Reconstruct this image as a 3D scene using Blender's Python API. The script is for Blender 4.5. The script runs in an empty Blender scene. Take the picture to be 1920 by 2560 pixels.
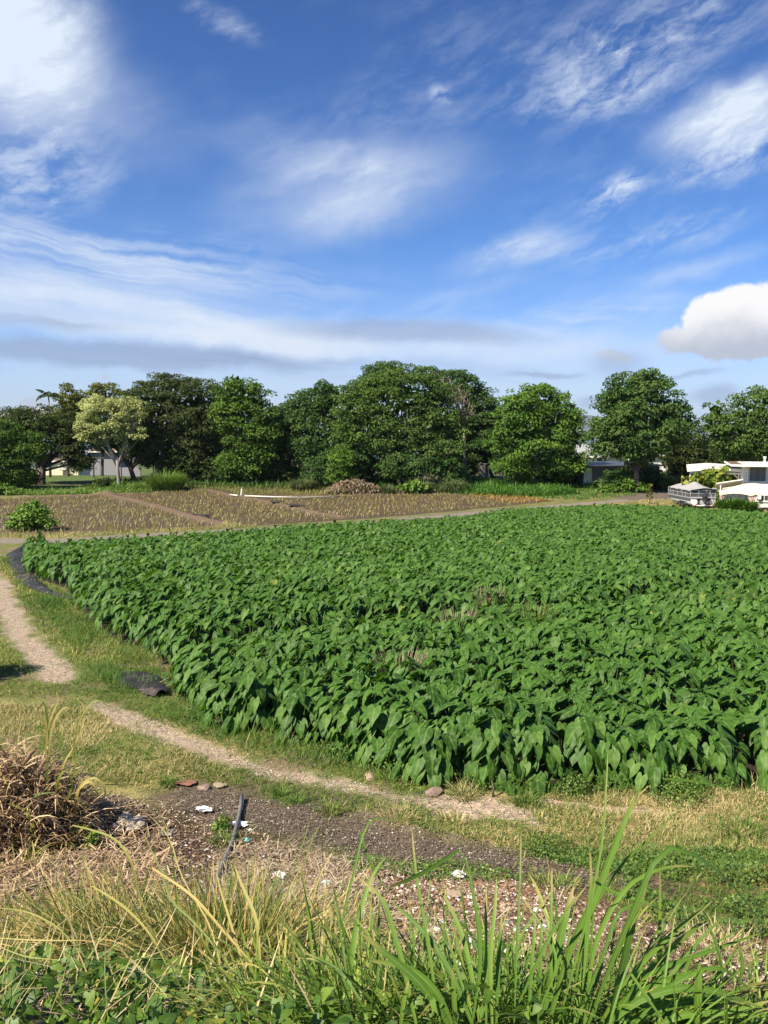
import bpy, math, random
import numpy as np
C = bpy.context.scene
COL = C.collection
R = math.radians

# ------------------------------------------------------------------ camera, light, exposure
CAMZ = 5.6
PITCH = R(5.3)
cd = bpy.data.cameras.new('camera')
cam = bpy.data.objects.new('camera', cd)
COL.objects.link(cam)
cam.location = (0, 0, CAMZ)
cam.rotation_euler = (R(90) - PITCH, 0, 0)
cd.sensor_fit = 'VERTICAL'
cd.sensor_height = 24
cd.sensor_width = 18
cd.lens = 24 * 1990 / 2560
cd.clip_start = 0.05
cd.clip_end = 30000
C.camera = cam
C.view_settings.view_transform = 'Standard'
C.view_settings.look = 'None'
C.view_settings.exposure = 0.95
C.view_settings.gamma = 1
C.cycles.max_bounces = 6
C.cycles.diffuse_bounces = 3
C.cycles.glossy_bounces = 2
C.cycles.transmission_bounces = 3
C.cycles.transparent_max_bounces = 4

SUN_EL = R(46)
SUN_AZ = R(232)          # compass style, from +y clockwise: from the left and behind the viewer
sv = (math.sin(SUN_AZ) * math.cos(SUN_EL), math.cos(SUN_AZ) * math.cos(SUN_EL), math.sin(SUN_EL))
sl = bpy.data.lights.new('sun', 'SUN')
sl.energy = 5.0
sl.angle = R(0.53)
sl.color = (1.0, 0.91, 0.75)
sun = bpy.data.objects.new('sun', sl)
COL.objects.link(sun)
from mathutils import Vector
sun.rotation_euler = Vector(sv).to_track_quat('Z', 'Y').to_euler()

def pix_dir(px, py):
    a = (px - 960) / 1990.0
    b = (1280 - py) / 1990.0
    c, s = math.cos(PITCH), math.sin(PITCH)
    return (a, c + b * s, -s + b * c)

def azel(px, py):
    d = pix_dir(px, py)
    n = math.sqrt(d[0] ** 2 + d[1] ** 2 + d[2] ** 2)
    return math.atan2(d[0], d[1]), math.asin(d[2] / n)

# ---- world: Nishita sky, with clouds at fixed bearings and heights
W = bpy.data.worlds.new('World')
C.world = W
W.use_nodes = True
nt = W.node_tree
nt.nodes.clear()
class NG:
    def __init__(s, nt): s.nt = nt
    def n(s, t, **k):
        x = s.nt.nodes.new(t)
        for a, b in k.items():
            if a.startswith('in_'):
                key = a[3:]
                x.inputs[int(key) if key.isdigit() else key].default_value = b
            else: setattr(x, a, b)
        return x
    def l(s, a, b): s.nt.links.new(a, b)
    def m(s, op, a, b=None, c=None, clamp=False):
        x = s.nt.nodes.new('ShaderNodeMath'); x.operation = op; x.use_clamp = clamp
        for i, v in enumerate((a, b, c)):
            if v is None: continue
            if isinstance(v, (int, float)): x.inputs[i].default_value = v
            else: s.l(v, x.inputs[i])
        return x.outputs[0]
    def mix(s, f, a, b, bt='MIX'):
        x = s.nt.nodes.new('ShaderNodeMix'); x.data_type = 'RGBA'; x.blend_type = bt
        for i, v in ((0, f), (6, a), (7, b)):
            if isinstance(v, (int, float)): x.inputs[i].default_value = v
            elif isinstance(v, (tuple, list)): x.inputs[i].default_value = (*v, 1) if len(v) == 3 else v
            else: s.l(v, x.inputs[i])
        return x.outputs[2]
    def sm(s, v, a, b, lo=0., hi=1.):
        x = s.nt.nodes.new('ShaderNodeMapRange'); x.interpolation_type = 'SMOOTHSTEP'
        s.l(v, x.inputs[0])
        for i, q in ((1, a), (2, b), (3, lo), (4, hi)): x.inputs[i].default_value = q
        return x.outputs[0]
    def comb(s, x, y, z=0.):
        c = s.nt.nodes.new('ShaderNodeCombineXYZ')
        for i, v in enumerate((x, y, z)):
            if isinstance(v, (int, float)): c.inputs[i].default_value = v
            else: s.l(v, c.inputs[i])
        return c.outputs[0]
    def noise(s, vec, scale, detail=4, rough=0.55, dist=0.):
        x = s.n('ShaderNodeTexNoise', in_Scale=scale, in_Detail=detail, in_Roughness=rough, in_Distortion=dist)
        if vec is not None: s.l(vec, x.inputs['Vector'])
        return x.outputs[0]
    def ramp(s, v, stops):
        x = s.nt.nodes.new('ShaderNodeValToRGB')
        e = x.color_ramp.elements
        while len(e) < len(stops): e.new(0.5)
        for q, (p, c) in zip(e, stops): q.position = p; q.color = (*c, 1)
        s.l(v, x.inputs[0])
        return x.outputs[0]

g = NG(nt)
sky = g.n('ShaderNodeTexSky', sky_type='NISHITA', sun_disc=False)
sky.sun_elevation = SUN_EL
sky.sun_rotation = SUN_AZ
sky.air_density = 1.0; sky.dust_density = 0.6; sky.ozone_density = 2.5
tc = g.n('ShaderNodeTexCoord')
sep = g.n('ShaderNodeSeparateXYZ'); g.l(tc.outputs['Generated'], sep.inputs[0])
az = g.m('ARCTAN2', sep.outputs[0], sep.outputs[1])
el = g.m('ARCSINE', sep.outputs[2])
uv = g.comb(az, el)
# domain warp so that no cloud has a geometric outline
w1 = g.m('SUBTRACT', g.noise(uv, 5.0, 5, 0.6), 0.5)
w2 = g.m('SUBTRACT', g.noise(g.comb(g.m('ADD', az, 7.3), el), 6.0, 5, 0.6), 0.5)
w3 = g.m('SUBTRACT', g.noise(g.comb(az, g.m('ADD', el, 3.1)), 22.0, 5, 0.65), 0.5)
waz = g.m('ADD', g.m('MULTIPLY_ADD', w1, 0.075, az), g.m('MULTIPLY', w3, 0.018))
wel = g.m('ADD', g.m('MULTIPLY_ADD', w2, 0.040, el), g.m('MULTIPLY', w3, -0.014))

def blob(px, py, rx, ry, rot=0., soft=1.0, a=az, e=el, power=1.0):
    a0, e0 = azel(px, py)
    k = 1 / 1990.0
    da = g.m('SUBTRACT', a, a0); de = g.m('SUBTRACT', e, e0)
    c, s_ = math.cos(R(rot)), math.sin(R(rot))
    u = g.m('ADD', g.m('MULTIPLY', da, c / (rx * k)), g.m('MULTIPLY', de, s_ / (rx * k)))
    v = g.m('ADD', g.m('MULTIPLY', da, -s_ / (ry * k)), g.m('MULTIPLY', de, c / (ry * k)))
    d = g.m('SQRT', g.m('ADD', g.m('MULTIPLY', u, u), g.m('MULTIPLY', v, v)))
    return g.sm(d, 1.0, 1.0 - soft)
def scale(v, k): return g.m('MULTIPLY', v, k)
def add(vs):
    r = vs[0]
    for v in vs[1:]: r = g.m('ADD', r, v)
    return r
def rotuv(rot, sx, sy, off=0.):
    c, s_ = math.cos(R(rot)), math.sin(R(rot))
    u = g.m('ADD', g.m('MULTIPLY', waz, c * sx), g.m('MULTIPLY', wel, s_ * sx))
    v = g.m('ADD', g.m('MULTIPLY', waz, -s_ * sy), g.m('MULTIPLY', wel, c * sy))
    return g.comb(u, v, off)
wisp = g.sm(g.noise(rotuv(16, 5, 19), 1.0, 8, 0.60, 0.15), 0.28, 0.74)
fine = g.sm(g.noise(rotuv(22, 13, 40, 3.), 1.0, 9, 0.66, 0.15), 0.36, 0.72)
streak = g.sm(g.noise(rotuv(-6, 2.2, 46, 5.), 1.0, 7, 0.60, 0.1), 0.32, 0.68)
puff = g.sm(g.noise(g.comb(az, el, 2.), 26.0, 8, 0.62, 0.2), 0.3, 0.75)
scatterw = g.sm(g.noise(rotuv(10, 2.2, 5.0, 9.), 1.0, 4, 0.6), 0.42, 0.68)
B = lambda *p, **k: blob(*p, a=waz, e=wel, **k)
white = add([
    g.m('MULTIPLY', scale(B(-10, 60, 300, 235, -10, soft=1.0), 1.4), g.m('MULTIPLY_ADD', fine, 0.30, 0.70)),
    g.m('MULTIPLY', scale(B(160, 230, 380, 170, -15, soft=1.0), 0.45), g.m('MULTIPLY_ADD', wisp, 0.6, 0.4)),
    g.m('MULTIPLY', B(860, 480, 440, 150, 10, soft=1.0), g.m('MULTIPLY_ADD', wisp, 0.6, 0.30)),
    scale(B(860, 520, 230, 80, 14, soft=1.0), 0.24),
    g.m('MULTIPLY', scale(B(740, 380, 380, 90, -12, soft=1.0), 0.32), wisp),
    g.m('MULTIPLY', scale(B(90, 440, 240, 130, 20, soft=1.0), 0.75), fine),
    g.m('MULTIPLY', scale(B(1620, 110, 380, 140, 10, soft=1.0), 0.75), fine),
    g.m('MULTIPLY', scale(B(1545, 130, 90, 34, -25, soft=1.0), 0.8), fine),
    g.m('MULTIPLY', scale(B(560, 50, 150, 40, -25, soft=1.0), 0.5), fine),
    g.m('MULTIPLY', scale(B(1850, 285, 260, 95, 10, soft=0.95), 1.5), g.m('MULTIPLY_ADD', fine, 0.45, 0.55)),
    g.m('MULTIPLY', scale(B(1850, 400, 230, 60, 8, soft=1.0), 1.0), fine),
    g.m('MULTIPLY', scale(B(1490, 250, 300, 60, 5, soft=1.0), 0.45), fine),
    g.m('MULTIPLY', scale(B(1520, 480, 120, 55, 24, soft=1.0), 1.1), fine),
    g.m('MULTIPLY', scale(B(1290, 625, 230, 60, 15, soft=1.0), 0.9), g.m('MULTIPLY_ADD', fine, 0.5, 0.3)),
    g.m('MULTIPLY', scale(B(1650, 590, 300, 60, 8, soft=1.0), 0.6), fine),
    g.m('MULTIPLY', scale(B(1180, 730, 220, 40, 15, soft=1.0), 0.5), wisp),
    g.m('MULTIPLY', scale(B(1700, 680, 260, 40, 10, soft=1.0), 0.5), wisp),
    g.m('MULTIPLY', scale(B(1095, 237, 42, 26, 0, soft=1.0), 0.9), fine),
    g.m('MULTIPLY', scale(B(250, 640, 850, 100, -5, soft=0.9), 0.95), streak),
    g.m('MULTIPLY', scale(B(1500, 780, 300, 50, 8, soft=1.0), 0.6), streak),
    g.m('MULTIPLY', scale(B(200, 770, 820, 85, -6, soft=0.7), 0.80), g.m('MULTIPLY_ADD', streak, 0.4, 0.75)),
    scale(B(1050, 860, 850, 70, -2, soft=0.8), 0.42),
    scale(blob(960, 960, 2400, 200, 0, soft=1.0), 0.42),
    g.m('MULTIPLY', g.m('MULTIPLY', scatterw, fine), 0.22),
])
white = g.m('MULTIPLY', g.m('MULTIPLY', white, g.m('MULTIPLY_ADD', puff, 0.12, 0.90)), 1.0, clamp=True)
grey = add([
    scale(B(300, 892, 640, 42, -1, soft=0.6), 0.72),
    g.m('MULTIPLY', scale(B(60, 790, 330, 30, -4, soft=0.7), 0.8), streak),
    scale(B(1010, 835, 420, 40, -3, soft=0.65), 0.60),
    g.m('MULTIPLY', scale(B(900, 930, 760, 42, -2, soft=0.9), 0.6), streak),
    scale(B(1790, 985, 70, 28, 0, soft=0.7), 0.6), scale(B(1475, 1000, 60, 22, 0, soft=0.8), 0.5),
    scale(B(1350, 938, 150, 10, 0, soft=0.8), 0.5), scale(B(1720, 935, 120, 12, 3, soft=0.8), 0.5),
    scale(B(1550, 905, 110, 45, 0, soft=0.9), 0.5),
])
grey = g.m('MULTIPLY', grey, 1.0, clamp=True)
# cumulus heap low on the right: bright top, greyish flat base
w4 = g.m('SUBTRACT', g.noise(uv, 16.0, 7, 0.60), 0.5)
w5 = g.m('SUBTRACT', g.noise(g.comb(el, az, 4.), 16.0, 7, 0.60), 0.5)
caz = g.m('MULTIPLY_ADD', w4, 0.060, az); cel = g.m('MULTIPLY_ADD', w5, 0.045, el)
D_ = lambda *p, **k: blob(*p, a=caz, e=cel, **k)
cum = g.m('MAXIMUM', D_(1800, 800, 75, 70, 0, soft=0.22), D_(1890, 800, 120, 85, 0, soft=0.22))
cum = g.m('MAXIMUM', cum, D_(1735, 848, 90, 38, 0, soft=0.35))
cum = g.m('MAXIMUM', cum, D_(1860, 855, 190, 40, 0, soft=0.3))
cum = g.m('MAXIMUM', cum, scale(D_(1535, 888, 36, 20, 0, soft=0.5), 0.7))
cum = g.m('MAXIMUM', cum, scale(D_(80, 1010, 50, 22, 0, soft=0.5), 0.9))
cum = g.m('MAXIMUM', cum, scale(D_(255, 940, 22, 26, 0, soft=0.8), 0.5))
e_top = azel(1800, 760)[1]; e_bot = azel(1800, 890)[1]
cshade = g.sm(g.m('MULTIPLY_ADD', g.m('ADD', w4, w5), 0.05, el), e_bot, e_top)
S = 1.0
WH = (0.86 * S, 0.90 * S, 0.97 * S)
skyc = g.mix(1.0, sky.outputs[0], (0.086, 0.100, 0.128), 'MULTIPLY')
elr = g.sm(el, 0.0, 0.60)
# upper air is deeper blue than near the horizon
tint = g.ramp(elr, [(0.0, (1.05, 1.15, 1.32)), (0.35, (0.55, 0.90, 1.15)), (1.0, (0.33, 0.62, 0.90))])
skyc = g.mix(1.0, skyc, tint, 'MULTIPLY')
col = g.mix(white, skyc, (0.74, 0.83, 0.96))
col = g.mix(grey, col, (0.27, 0.37, 0.58))
col = g.mix(cum, col, g.mix(cshade, (0.50, 0.55, 0.66), (1.0, 0.99, 0.98)))
bg = g.n('ShaderNodeBackground', in_Strength=0.54)
g.l(col, bg.inputs[0])
out = g.n('ShaderNodeOutputWorld')
g.l(bg.outputs[0], out.inputs[0])

# ------------------------------------------------------------------ helpers
rng = np.random.default_rng(7)
random.seed(7)

def _h(ix, iy, seed):
    n = (ix.astype(np.int64) * 374761393 + iy.astype(np.int64) * 668265263 + seed * 974634777) & 0xffffffff
    n = ((n ^ (n >> 13)) * 1274126177) & 0xffffffff
    return ((n ^ (n >> 16)) & 0xffff) / 65535.0
def vnoise(x, y, seed=0, octaves=3):
    x = np.asarray(x, float); y = np.asarray(y, float)
    tot = 0; amp = 1; s = 0
    for o in range(octaves):
        ix = np.floor(x); iy = np.floor(y)
        fx = x - ix; fy = y - iy
        fx = fx * fx * (3 - 2 * fx); fy = fy * fy * (3 - 2 * fy)
        a = _h(ix, iy, seed + o); b = _h(ix + 1, iy, seed + o)
        c = _h(ix, iy + 1, seed + o); d = _h(ix + 1, iy + 1, seed + o)
        tot = tot + amp * ((a * (1 - fx) + b * fx) * (1 - fy) + (c * (1 - fx) + d * fx) * fy)
        s += amp; amp *= 0.5; x = x * 2.03 + 5.1; y = y * 2.03 + 9.7
    return tot / s                       # 0..1

_py = [-30, -2, 1, 2, 3, 5, 7, 9, 10.5, 12, 14, 25, 50, 80, 95, 110, 130, 200, 400, 1500, 2500]
_pz = [4.2, 4.1, 3.95, 3.6, 3.05, 1.95, 1.05, .42, .15, .02, 0, 0, -.75, -1.4, -1.3, -.5, -.4, -4, -10, -31, -60]
def smooth_profile(y):
    y = np.asarray(y, float)
    w = np.clip(0.06 * np.abs(y), 0.25, 8)
    return (np.interp(y - w, _py, _pz) + 2 * np.interp(y, _py, _pz) + np.interp(y + w, _py, _pz)) / 4
BUNDS = []        # (world polyline, width, height), filled below
def seg_dist(x, y, pts):
    x = np.asarray(x, float); y = np.asarray(y, float)
    best = np.full(np.broadcast(x, y).shape, 1e9)
    for (x0, y0), (x1, y1) in zip(pts[:-1], pts[1:]):
        dx, dy = x1 - x0, y1 - y0
        t = np.clip(((x - x0) * dx + (y - y0) * dy) / (dx * dx + dy * dy + 1e-12), 0, 1)
        best = np.minimum(best, np.hypot(x - x0 - t * dx, y - y0 - t * dy))
    return best
def in_poly(x, y, pts):
    x = np.asarray(x, float); y = np.asarray(y, float)
    r = np.zeros(np.broadcast(x, y).shape, bool)
    n = len(pts)
    for i in range(n):
        x0, y0 = pts[i]; x1, y1 = pts[(i + 1) % n]
        if y0 == y1: continue
        r ^= ((y0 > y) != (y1 > y)) & (x < (x1 - x0) * (y - y0) / (y1 - y0) + x0)
    return r
def poly_sd(x, y, pts):                  # negative inside
    d = seg_dist(x, y, list(pts) + [pts[0]])
    return np.where(in_poly(x, y, pts), -d, d)
def G(x, y):
    x = np.asarray(x, float); y = np.asarray(y, float)
    z = smooth_profile(y)
    near = np.clip(1 - (y - 9) / 6, 0, 1)
    z = z + (vnoise(x * .8, y * .8, 3) - .5) * (.06 + .22 * near) + (vnoise(x * 4, y * 4, 5, 2) - .5) * (.02 + .06 * near)
    for pts, w, h in BUNDS:
        d = seg_dist(x, y, pts)
        z = z + h * np.exp(-(d / w) ** 2) * (0.75 + .5 * vnoise(x * 1.5, y * 1.5, 9, 2))
    return z
def ground(px, py, lift=0.0):
    """where a line of sight through this pixel of the photograph meets the terrain (plus lift)"""
    dx, dy, dz = pix_dir(px, py)
    lo, hi, t = 0.5, None, 0.5
    while t < 3000:
        x, y, z = dx * t, dy * t, CAMZ + dz * t
        if z < float(smooth_profile(y)) + lift: hi = t; break
        lo = t; t *= 1.03
    if hi is None: hi = 3000
    for _ in range(30):
        m = (lo + hi) / 2
        if CAMZ + dz * m < float(smooth_profile(dy * m)) + lift: hi = m
        else: lo = m
    return (dx * hi, dy * hi)
def gl(pts, lift=0.0): return [ground(a, b, lift) for a, b in pts]
def at(px, py, Y):
    dx, dy, dz = pix_dir(px, py)
    t = Y / dy
    return (dx * t, Y, CAMZ + dz * t)

def quadset(faces):
    loops = []; counts = []
    for f in faces: loops += list(f); counts.append(len(f))
    return np.array(loops, np.int32), np.array(counts, np.int32)
def mesh_np(name, V, loops, counts, attrs=None, smooth=False):
    me = bpy.data.meshes.new(name)
    V = np.asarray(V, np.float32)
    me.vertices.add(len(V)); me.vertices.foreach_set('co', V.ravel())
    me.loops.add(len(loops)); me.loops.foreach_set('vertex_index', np.asarray(loops, np.int32))
    me.polygons.add(len(counts))
    st = np.concatenate([[0], np.cumsum(counts)[:-1]]).astype(np.int32)
    me.polygons.foreach_set('loop_start', st)
    me.polygons.foreach_set('loop_total', np.asarray(counts, np.int32))
    me.polygons.foreach_set('use_smooth', np.full(len(counts), smooth))
    me.update(calc_edges=True)
    for k, (typ, arr) in (attrs or {}).items():
        a = me.attributes.new(k, typ, 'POINT')
        a.data.foreach_set('color' if typ == 'FLOAT_COLOR' else 'value', np.asarray(arr, np.float32).ravel())
    return me
def link(name, me, mat=None, parent=None, loc=None, rz=0.0):
    if mat is not None and not me.materials: me.materials.append(mat)
    o = bpy.data.objects.new(name, me)
    COL.objects.link(o)
    if parent is not None: o.parent = parent
    if loc is not None: o.location = loc
    if rz: o.rotation_euler = (0, 0, rz)
    return o
def tag(o, label=None, cat=None, group=None, kind=None):
    if label: o['label'] = label
    if cat: o['category'] = cat
    if group: o['group'] = group
    if kind: o['kind'] = kind
    return o
def empty(name, loc, label, cat, group=None, rz=0.0):
    o = bpy.data.objects.new(name, None); COL.objects.link(o)
    o.location = loc; o.rotation_euler = (0, 0, rz); o.empty_display_size = 0.2
    return tag(o, label, cat, group)
def scatter(T, TF, pos, Rm, sc):
    """T (n,3) template, TF list of faces, pos (m,3), Rm (m,3,3) columns = local axes, sc (m,) or (m,3)"""
    T = np.asarray(T, float); n = len(T); m = len(pos)
    sc = np.asarray(sc, float)
    if sc.ndim == 1: sc = sc[:, None].repeat(3, 1)
    L = T[None] * sc[:, None, :]
    V = np.einsum('mij,mnj->mni', Rm, L) + np.asarray(pos)[:, None, :]
    lp, ct = quadset(TF)
    loops = (lp[None] + (np.arange(m) * n)[:, None]).ravel()
    return V.reshape(-1, 3), loops, np.tile(ct, m)
def join(parts):
    Vs, Ls, Cs, As = [], [], [], {}
    off = 0
    for p in parts:
        V, L, Ct = p[:3]
        Vs.append(V); Ls.append(np.asarray(L) + off); Cs.append(Ct); off += len(V)
        for k, v in (p[3] if len(p) > 3 else {}).items(): As.setdefault(k, []).append(v)
    return np.concatenate(Vs), np.concatenate(Ls), np.concatenate(Cs), {k: ('FLOAT', np.concatenate(v)) for k, v in As.items()}
def frames(yd, nd):
    """rotation matrices whose y axis is yd and whose z axis is near nd"""
    yd = yd / np.linalg.norm(yd, axis=1, keepdims=True)
    xd = np.cross(yd, nd); xd /= np.linalg.norm(xd, axis=1, keepdims=True) + 1e-9
    zd = np.cross(xd, yd)
    return np.stack([xd, yd, zd], axis=2)
def blades(pos, az_, Ln, th0, k, w, nseg=4, fold=0.0, var=None, twist=None, tipw=0.03, flop=0.0):
    """ribbon leaves; theta = angle from vertical growing along the blade"""
    m = len(pos); pos = np.asarray(pos, float)
    f = lambda v: np.broadcast_to(np.asarray(v, float), (m,)).copy()
    az_, Ln, th0, k, w = map(f, (az_, Ln, th0, k, w))
    s = np.linspace(0, 1, nseg + 1)
    th = th0[:, None] + k[:, None] * s[None] ** 1.4
    ds = Ln[:, None] / nseg
    r = np.concatenate([np.zeros((m, 1)), np.cumsum(np.sin((th[:, 1:] + th[:, :-1]) / 2) * ds, 1)], 1)
    z = np.concatenate([np.zeros((m, 1)), np.cumsum(np.cos((th[:, 1:] + th[:, :-1]) / 2) * ds, 1)], 1)
    side = np.stack([-np.sin(az_), np.cos(az_), np.zeros(m)], 1)
    dirv = np.stack([np.cos(az_), np.sin(az_), np.zeros(m)], 1)
    ctr = pos[:, None] + dirv[:, None] * r[..., None] + np.array([0, 0, 1.])[None, None] * z[..., None]
    tw = f(twist if twist is not None else 0.0)[:, None] * s[None]
    upn = -dirv[:, None] * np.cos(th)[..., None] + np.array([0, 0, 1.]) * np.sin(th)[..., None]
    sd = side[:, None] * np.cos(tw)[..., None] + upn * np.sin(tw)[..., None]
    ww = (w[:, None] * (np.minimum(1, .45 + 2.2 * s) * np.sqrt(np.clip(1 - s ** 2.2, 0, 1)) + tipw))[..., None] * .5
    if fold:
        A = ctr - sd * ww + upn * ww * fold; Bv = ctr; Cc = ctr + sd * ww + upn * ww * fold
        V = np.stack([A, Bv, Cc], 2).reshape(-1, 3); q = 3
        F = [(i * 3 + j, i * 3 + j + 1, i * 3 + j + 4, i * 3 + j + 3) for i in range(nseg) for j in range(2)]
    else:
        V = np.stack([ctr - sd * ww, ctr + sd * ww], 2).reshape(-1, 3); q = 2
        F = [(i * 2, i * 2 + 1, i * 2 + 3, i * 2 + 2) for i in range(nseg)]
    lp, ct = quadset(F)
    n = q * (nseg + 1)
    loops = (lp[None] + (np.arange(m) * n)[:, None]).ravel()
    vv = f(var if var is not None else rng.random(m))
    return V, loops, np.tile(ct, m), {'var': np.repeat(vv, n), 'along': np.tile(np.repeat(s, q), m)}

class MB:
    def __init__(s): s.v = []; s.f = []
    def quad(s, *p):
        b = len(s.v); s.v += [tuple(q) for q in p]; s.f.append(tuple(range(b, b + len(p))))
    def hexa(s, p):                       # p: bottom 4 ccw, top 4 ccw
        b = len(s.v); s.v += [tuple(q) for q in p]
        for f in ((3, 2, 1, 0), (4, 5, 6, 7), (0, 1, 5, 4), (1, 2, 6, 5), (2, 3, 7, 6), (3, 0, 4, 7)):
            s.f.append(tuple(b + i for i in f))
    def box(s, x0, x1, y0, y1, z0, z1):
        s.hexa([(x0, y0, z0), (x1, y0, z0), (x1, y1, z0), (x0, y1, z0), (x0, y0, z1), (x1, y0, z1), (x1, y1, z1), (x0, y1, z1)])
    def bar(s, a, b, w, h=None):
        h = h or w
        a = np.array(a, float); b = np.array(b, float); d = b - a; d /= np.linalg.norm(d)
        u = np.cross(d, (0, 0, 1.)) if abs(d[2]) < .95 else np.cross(d, (0, 1., 0))
        u /= np.linalg.norm(u); v = np.cross(u, d)
        c = [(-1, -1), (1, -1), (1, 1), (-1, 1)]
        s.hexa([a + u * i * w / 2 + v * j * h / 2 for i, j in c] + [b + u * i * w / 2 + v * j * h / 2 for i, j in c])
    def tube(s, pts, rad, n=8, cap=True):
        pts = [np.array(p, float) for p in pts]
        if not hasattr(rad, '__len__'): rad = [rad] * len(pts)
        rings = []
        pu = None
        for i, p in enumerate(pts):
            d = pts[min(i + 1, len(pts) - 1)] - pts[max(i - 1, 0)]
            d /= np.linalg.norm(d) + 1e-9
            if pu is None:
                pu = np.cross(d, (0, 0, 1.)) if abs(d[2]) < .9 else np.cross(d, (0, 1., 0))
            u = pu - d * np.dot(pu, d); u /= np.linalg.norm(u); pu = u
            v = np.cross(d, u); b = len(s.v)
            for k in range(n):
                t = 2 * math.pi * k / n
                s.v.append(tuple(p + rad[i] * (math.cos(t) * u + math.sin(t) * v)))
            rings.append(b)
        for a, b in zip(rings[:-1], rings[1:]):
            for k in range(n): s.f.append((a + k, a + (k + 1) % n, b + (k + 1) % n, b + k))
        if cap:
            s.f.append(tuple(rings[0] + k for k in range(n))[::-1]); s.f.append(tuple(rings[-1] + k for k in range(n)))
    def build(s, name, mat, parent=None, smooth=False, bevel=0.0, loc=None, rz=0.0, rel=None):
        V = np.array(s.v, float)
        if rel is not None: V = V - np.array(rel)
        lp, ct = quadset(s.f)
        me = mesh_np(name, V, lp, ct, smooth=smooth)
        o = link(name, me, mat, parent, loc, rz)
        if bevel:
            b = o.modifiers.new('bevel', 'BEVEL'); b.width = bevel; b.segments = 2; b.limit_method = 'ANGLE'
        return o

# ------------------------------------------------------------------ materials
def material(name, build):
    m = bpy.data.materials.new(name); m.use_nodes = True
    m.node_tree.nodes.clear(); q = NG(m.node_tree)
    o = q.n('ShaderNodeOutputMaterial')
    q.l(build(q, o), o.inputs[0])
    return m
def pbsdf(q, col, rough=0.7, spec=0.3, metal=0.0, normal=None):
    p = q.n('ShaderNodeBsdfPrincipled', in_Roughness=rough, in_Metallic=metal)
    p.inputs['Specular IOR Level'].default_value = spec
    if isinstance(col, (tuple, list)): p.inputs[0].default_value = (*col, 1)
    else: q.l(col, p.inputs[0])
    if normal is not None: q.l(normal, p.inputs['Normal'])
    return p.outputs[0]
def bump(q, h, strength=0.3, dist=0.02):
    b = q.n('ShaderNodeBump', in_Strength=strength, in_Distance=dist); q.l(h, b.inputs['Height']); return b.outputs[0]
def attr(q, name):
    a = q.n('ShaderNodeAttribute'); a.attribute_name = name; return a
def pos(q): return q.n('ShaderNodeNewGeometry').outputs['Position']
def objc(q): return q.n('ShaderNodeTexCoord').outputs['Object']
def plain(name, col, rough=0.7, spec=0.3, metal=0.0, var=0.12, sc=6.0, bmp=0.0, dirt=None):
    def b(q, o):
        c = objc(q)
        n = q.noise(c, sc, 5, 0.6)
        lo = tuple(v * (1 - var) for v in col); hi = tuple(min(1, v * (1 + var)) for v in col)
        cc = q.ramp(n, [(0.3, lo), (0.7, hi)])
        if dirt:
            cc = q.mix(q.sm(q.noise(c, sc * .35, 6, .7), .5, .75, 0, dirt[1]), cc, dirt[0])
        return pbsdf(q, cc, rough, spec, metal, bump(q, n, bmp, .02) if bmp else None)
    return material(name, b)
def leafmat(name, stops, rough=0.5, spec=0.35, trans=0.25, tcol=None, mid=None, nsc=0.7, old=None, vein=False, tip=None):
    """colour by the per-leaf 'var' attribute; some light passes through"""
    def b(q, o):
        v = attr(q, 'var').outputs['Fac']
        n = q.noise(pos(q), nsc, 3, 0.5)
        f = q.m('ADD', v, q.m('MULTIPLY_ADD', n, 0.3, -0.15), clamp=True)
        c = q.ramp(f, stops)
        if mid: c = q.mix(q.sm(attr(q, 'mid').outputs['Fac'], mid[0], 1.0, 0, mid[2]), c, mid[1])
        if vein:
            w = q.m('SINE', q.m('MULTIPLY', attr(q, 'vq').outputs['Fac'], 40.0))
            c = q.mix(q.sm(w, .6, 1.0, 0, .20), c, mid[1])
            c = q.mix(q.sm(w, -.4, -1.0, 0, .22), c, q.mix(1.0, c, (.6, .6, .6), 'MULTIPLY'))
        if old: c = q.mix(q.sm(v, old[0], old[0] + .01), c, old[1])
        if tip: c = q.mix(q.m('MULTIPLY', q.sm(attr(q, 'along').outputs['Fac'], tip[0], 1.0), q.sm(n, .38, .6)), c, tip[1])
        p = pbsdf(q, c, rough, spec)
        t = q.n('ShaderNodeBsdfTranslucent')
        q.l(q.mix(1.0, c, tcol or (1.5, 1.6, 0.7), 'MULTIPLY'), t.inputs[0])
        mx = q.n('ShaderNodeMixShader'); mx.inputs[0].default_value = trans
        q.l(p, mx.inputs[1]); q.l(t.outputs[0], mx.inputs[2])
        return mx.outputs[0]
    return material(name, b)
# ------------------------------------------------------------------ layout on the ground (world metres)
Z_CAN = 1.0
field = gl([(1920, 1975), (1500, 1972), (1110, 1965), (960, 1930), (810, 1873), (694, 1838), (555, 1815), (512, 1772), (450, 1716),
            (440, 1668), (400, 1640), (270, 1588), (190, 1508), (178, 1470), (120, 1458), (78, 1440), (62, 1410), (70, 1378), (100, 1362)])
field += gl([(116, 1346), (250, 1336), (400, 1330), (579, 1319), (810, 1302), (1000, 1293), (1157, 1284), (1250, 1267), (1380, 1262), (1504, 1257),
             (1700, 1262), (1920, 1275)], Z_CAN)
field += [(58, 66), (30, 14), (11.5, 11.6)]
lanes = [gl([(430, 1655), (520, 1640), (620, 1612), (760, 1598), (900, 1575), (1050, 1560), (1300, 1545), (1500, 1535), (1700, 1490), (1950, 1460)], .3),
         gl([(170, 1475), (300, 1470), (420, 1455)], .3)]
gravel = gl([(-150, 1330), (-70, 1400), (-8, 1450), (14, 1510), (42, 1571), (75, 1612), (110, 1650), (150, 1698)])
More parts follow.
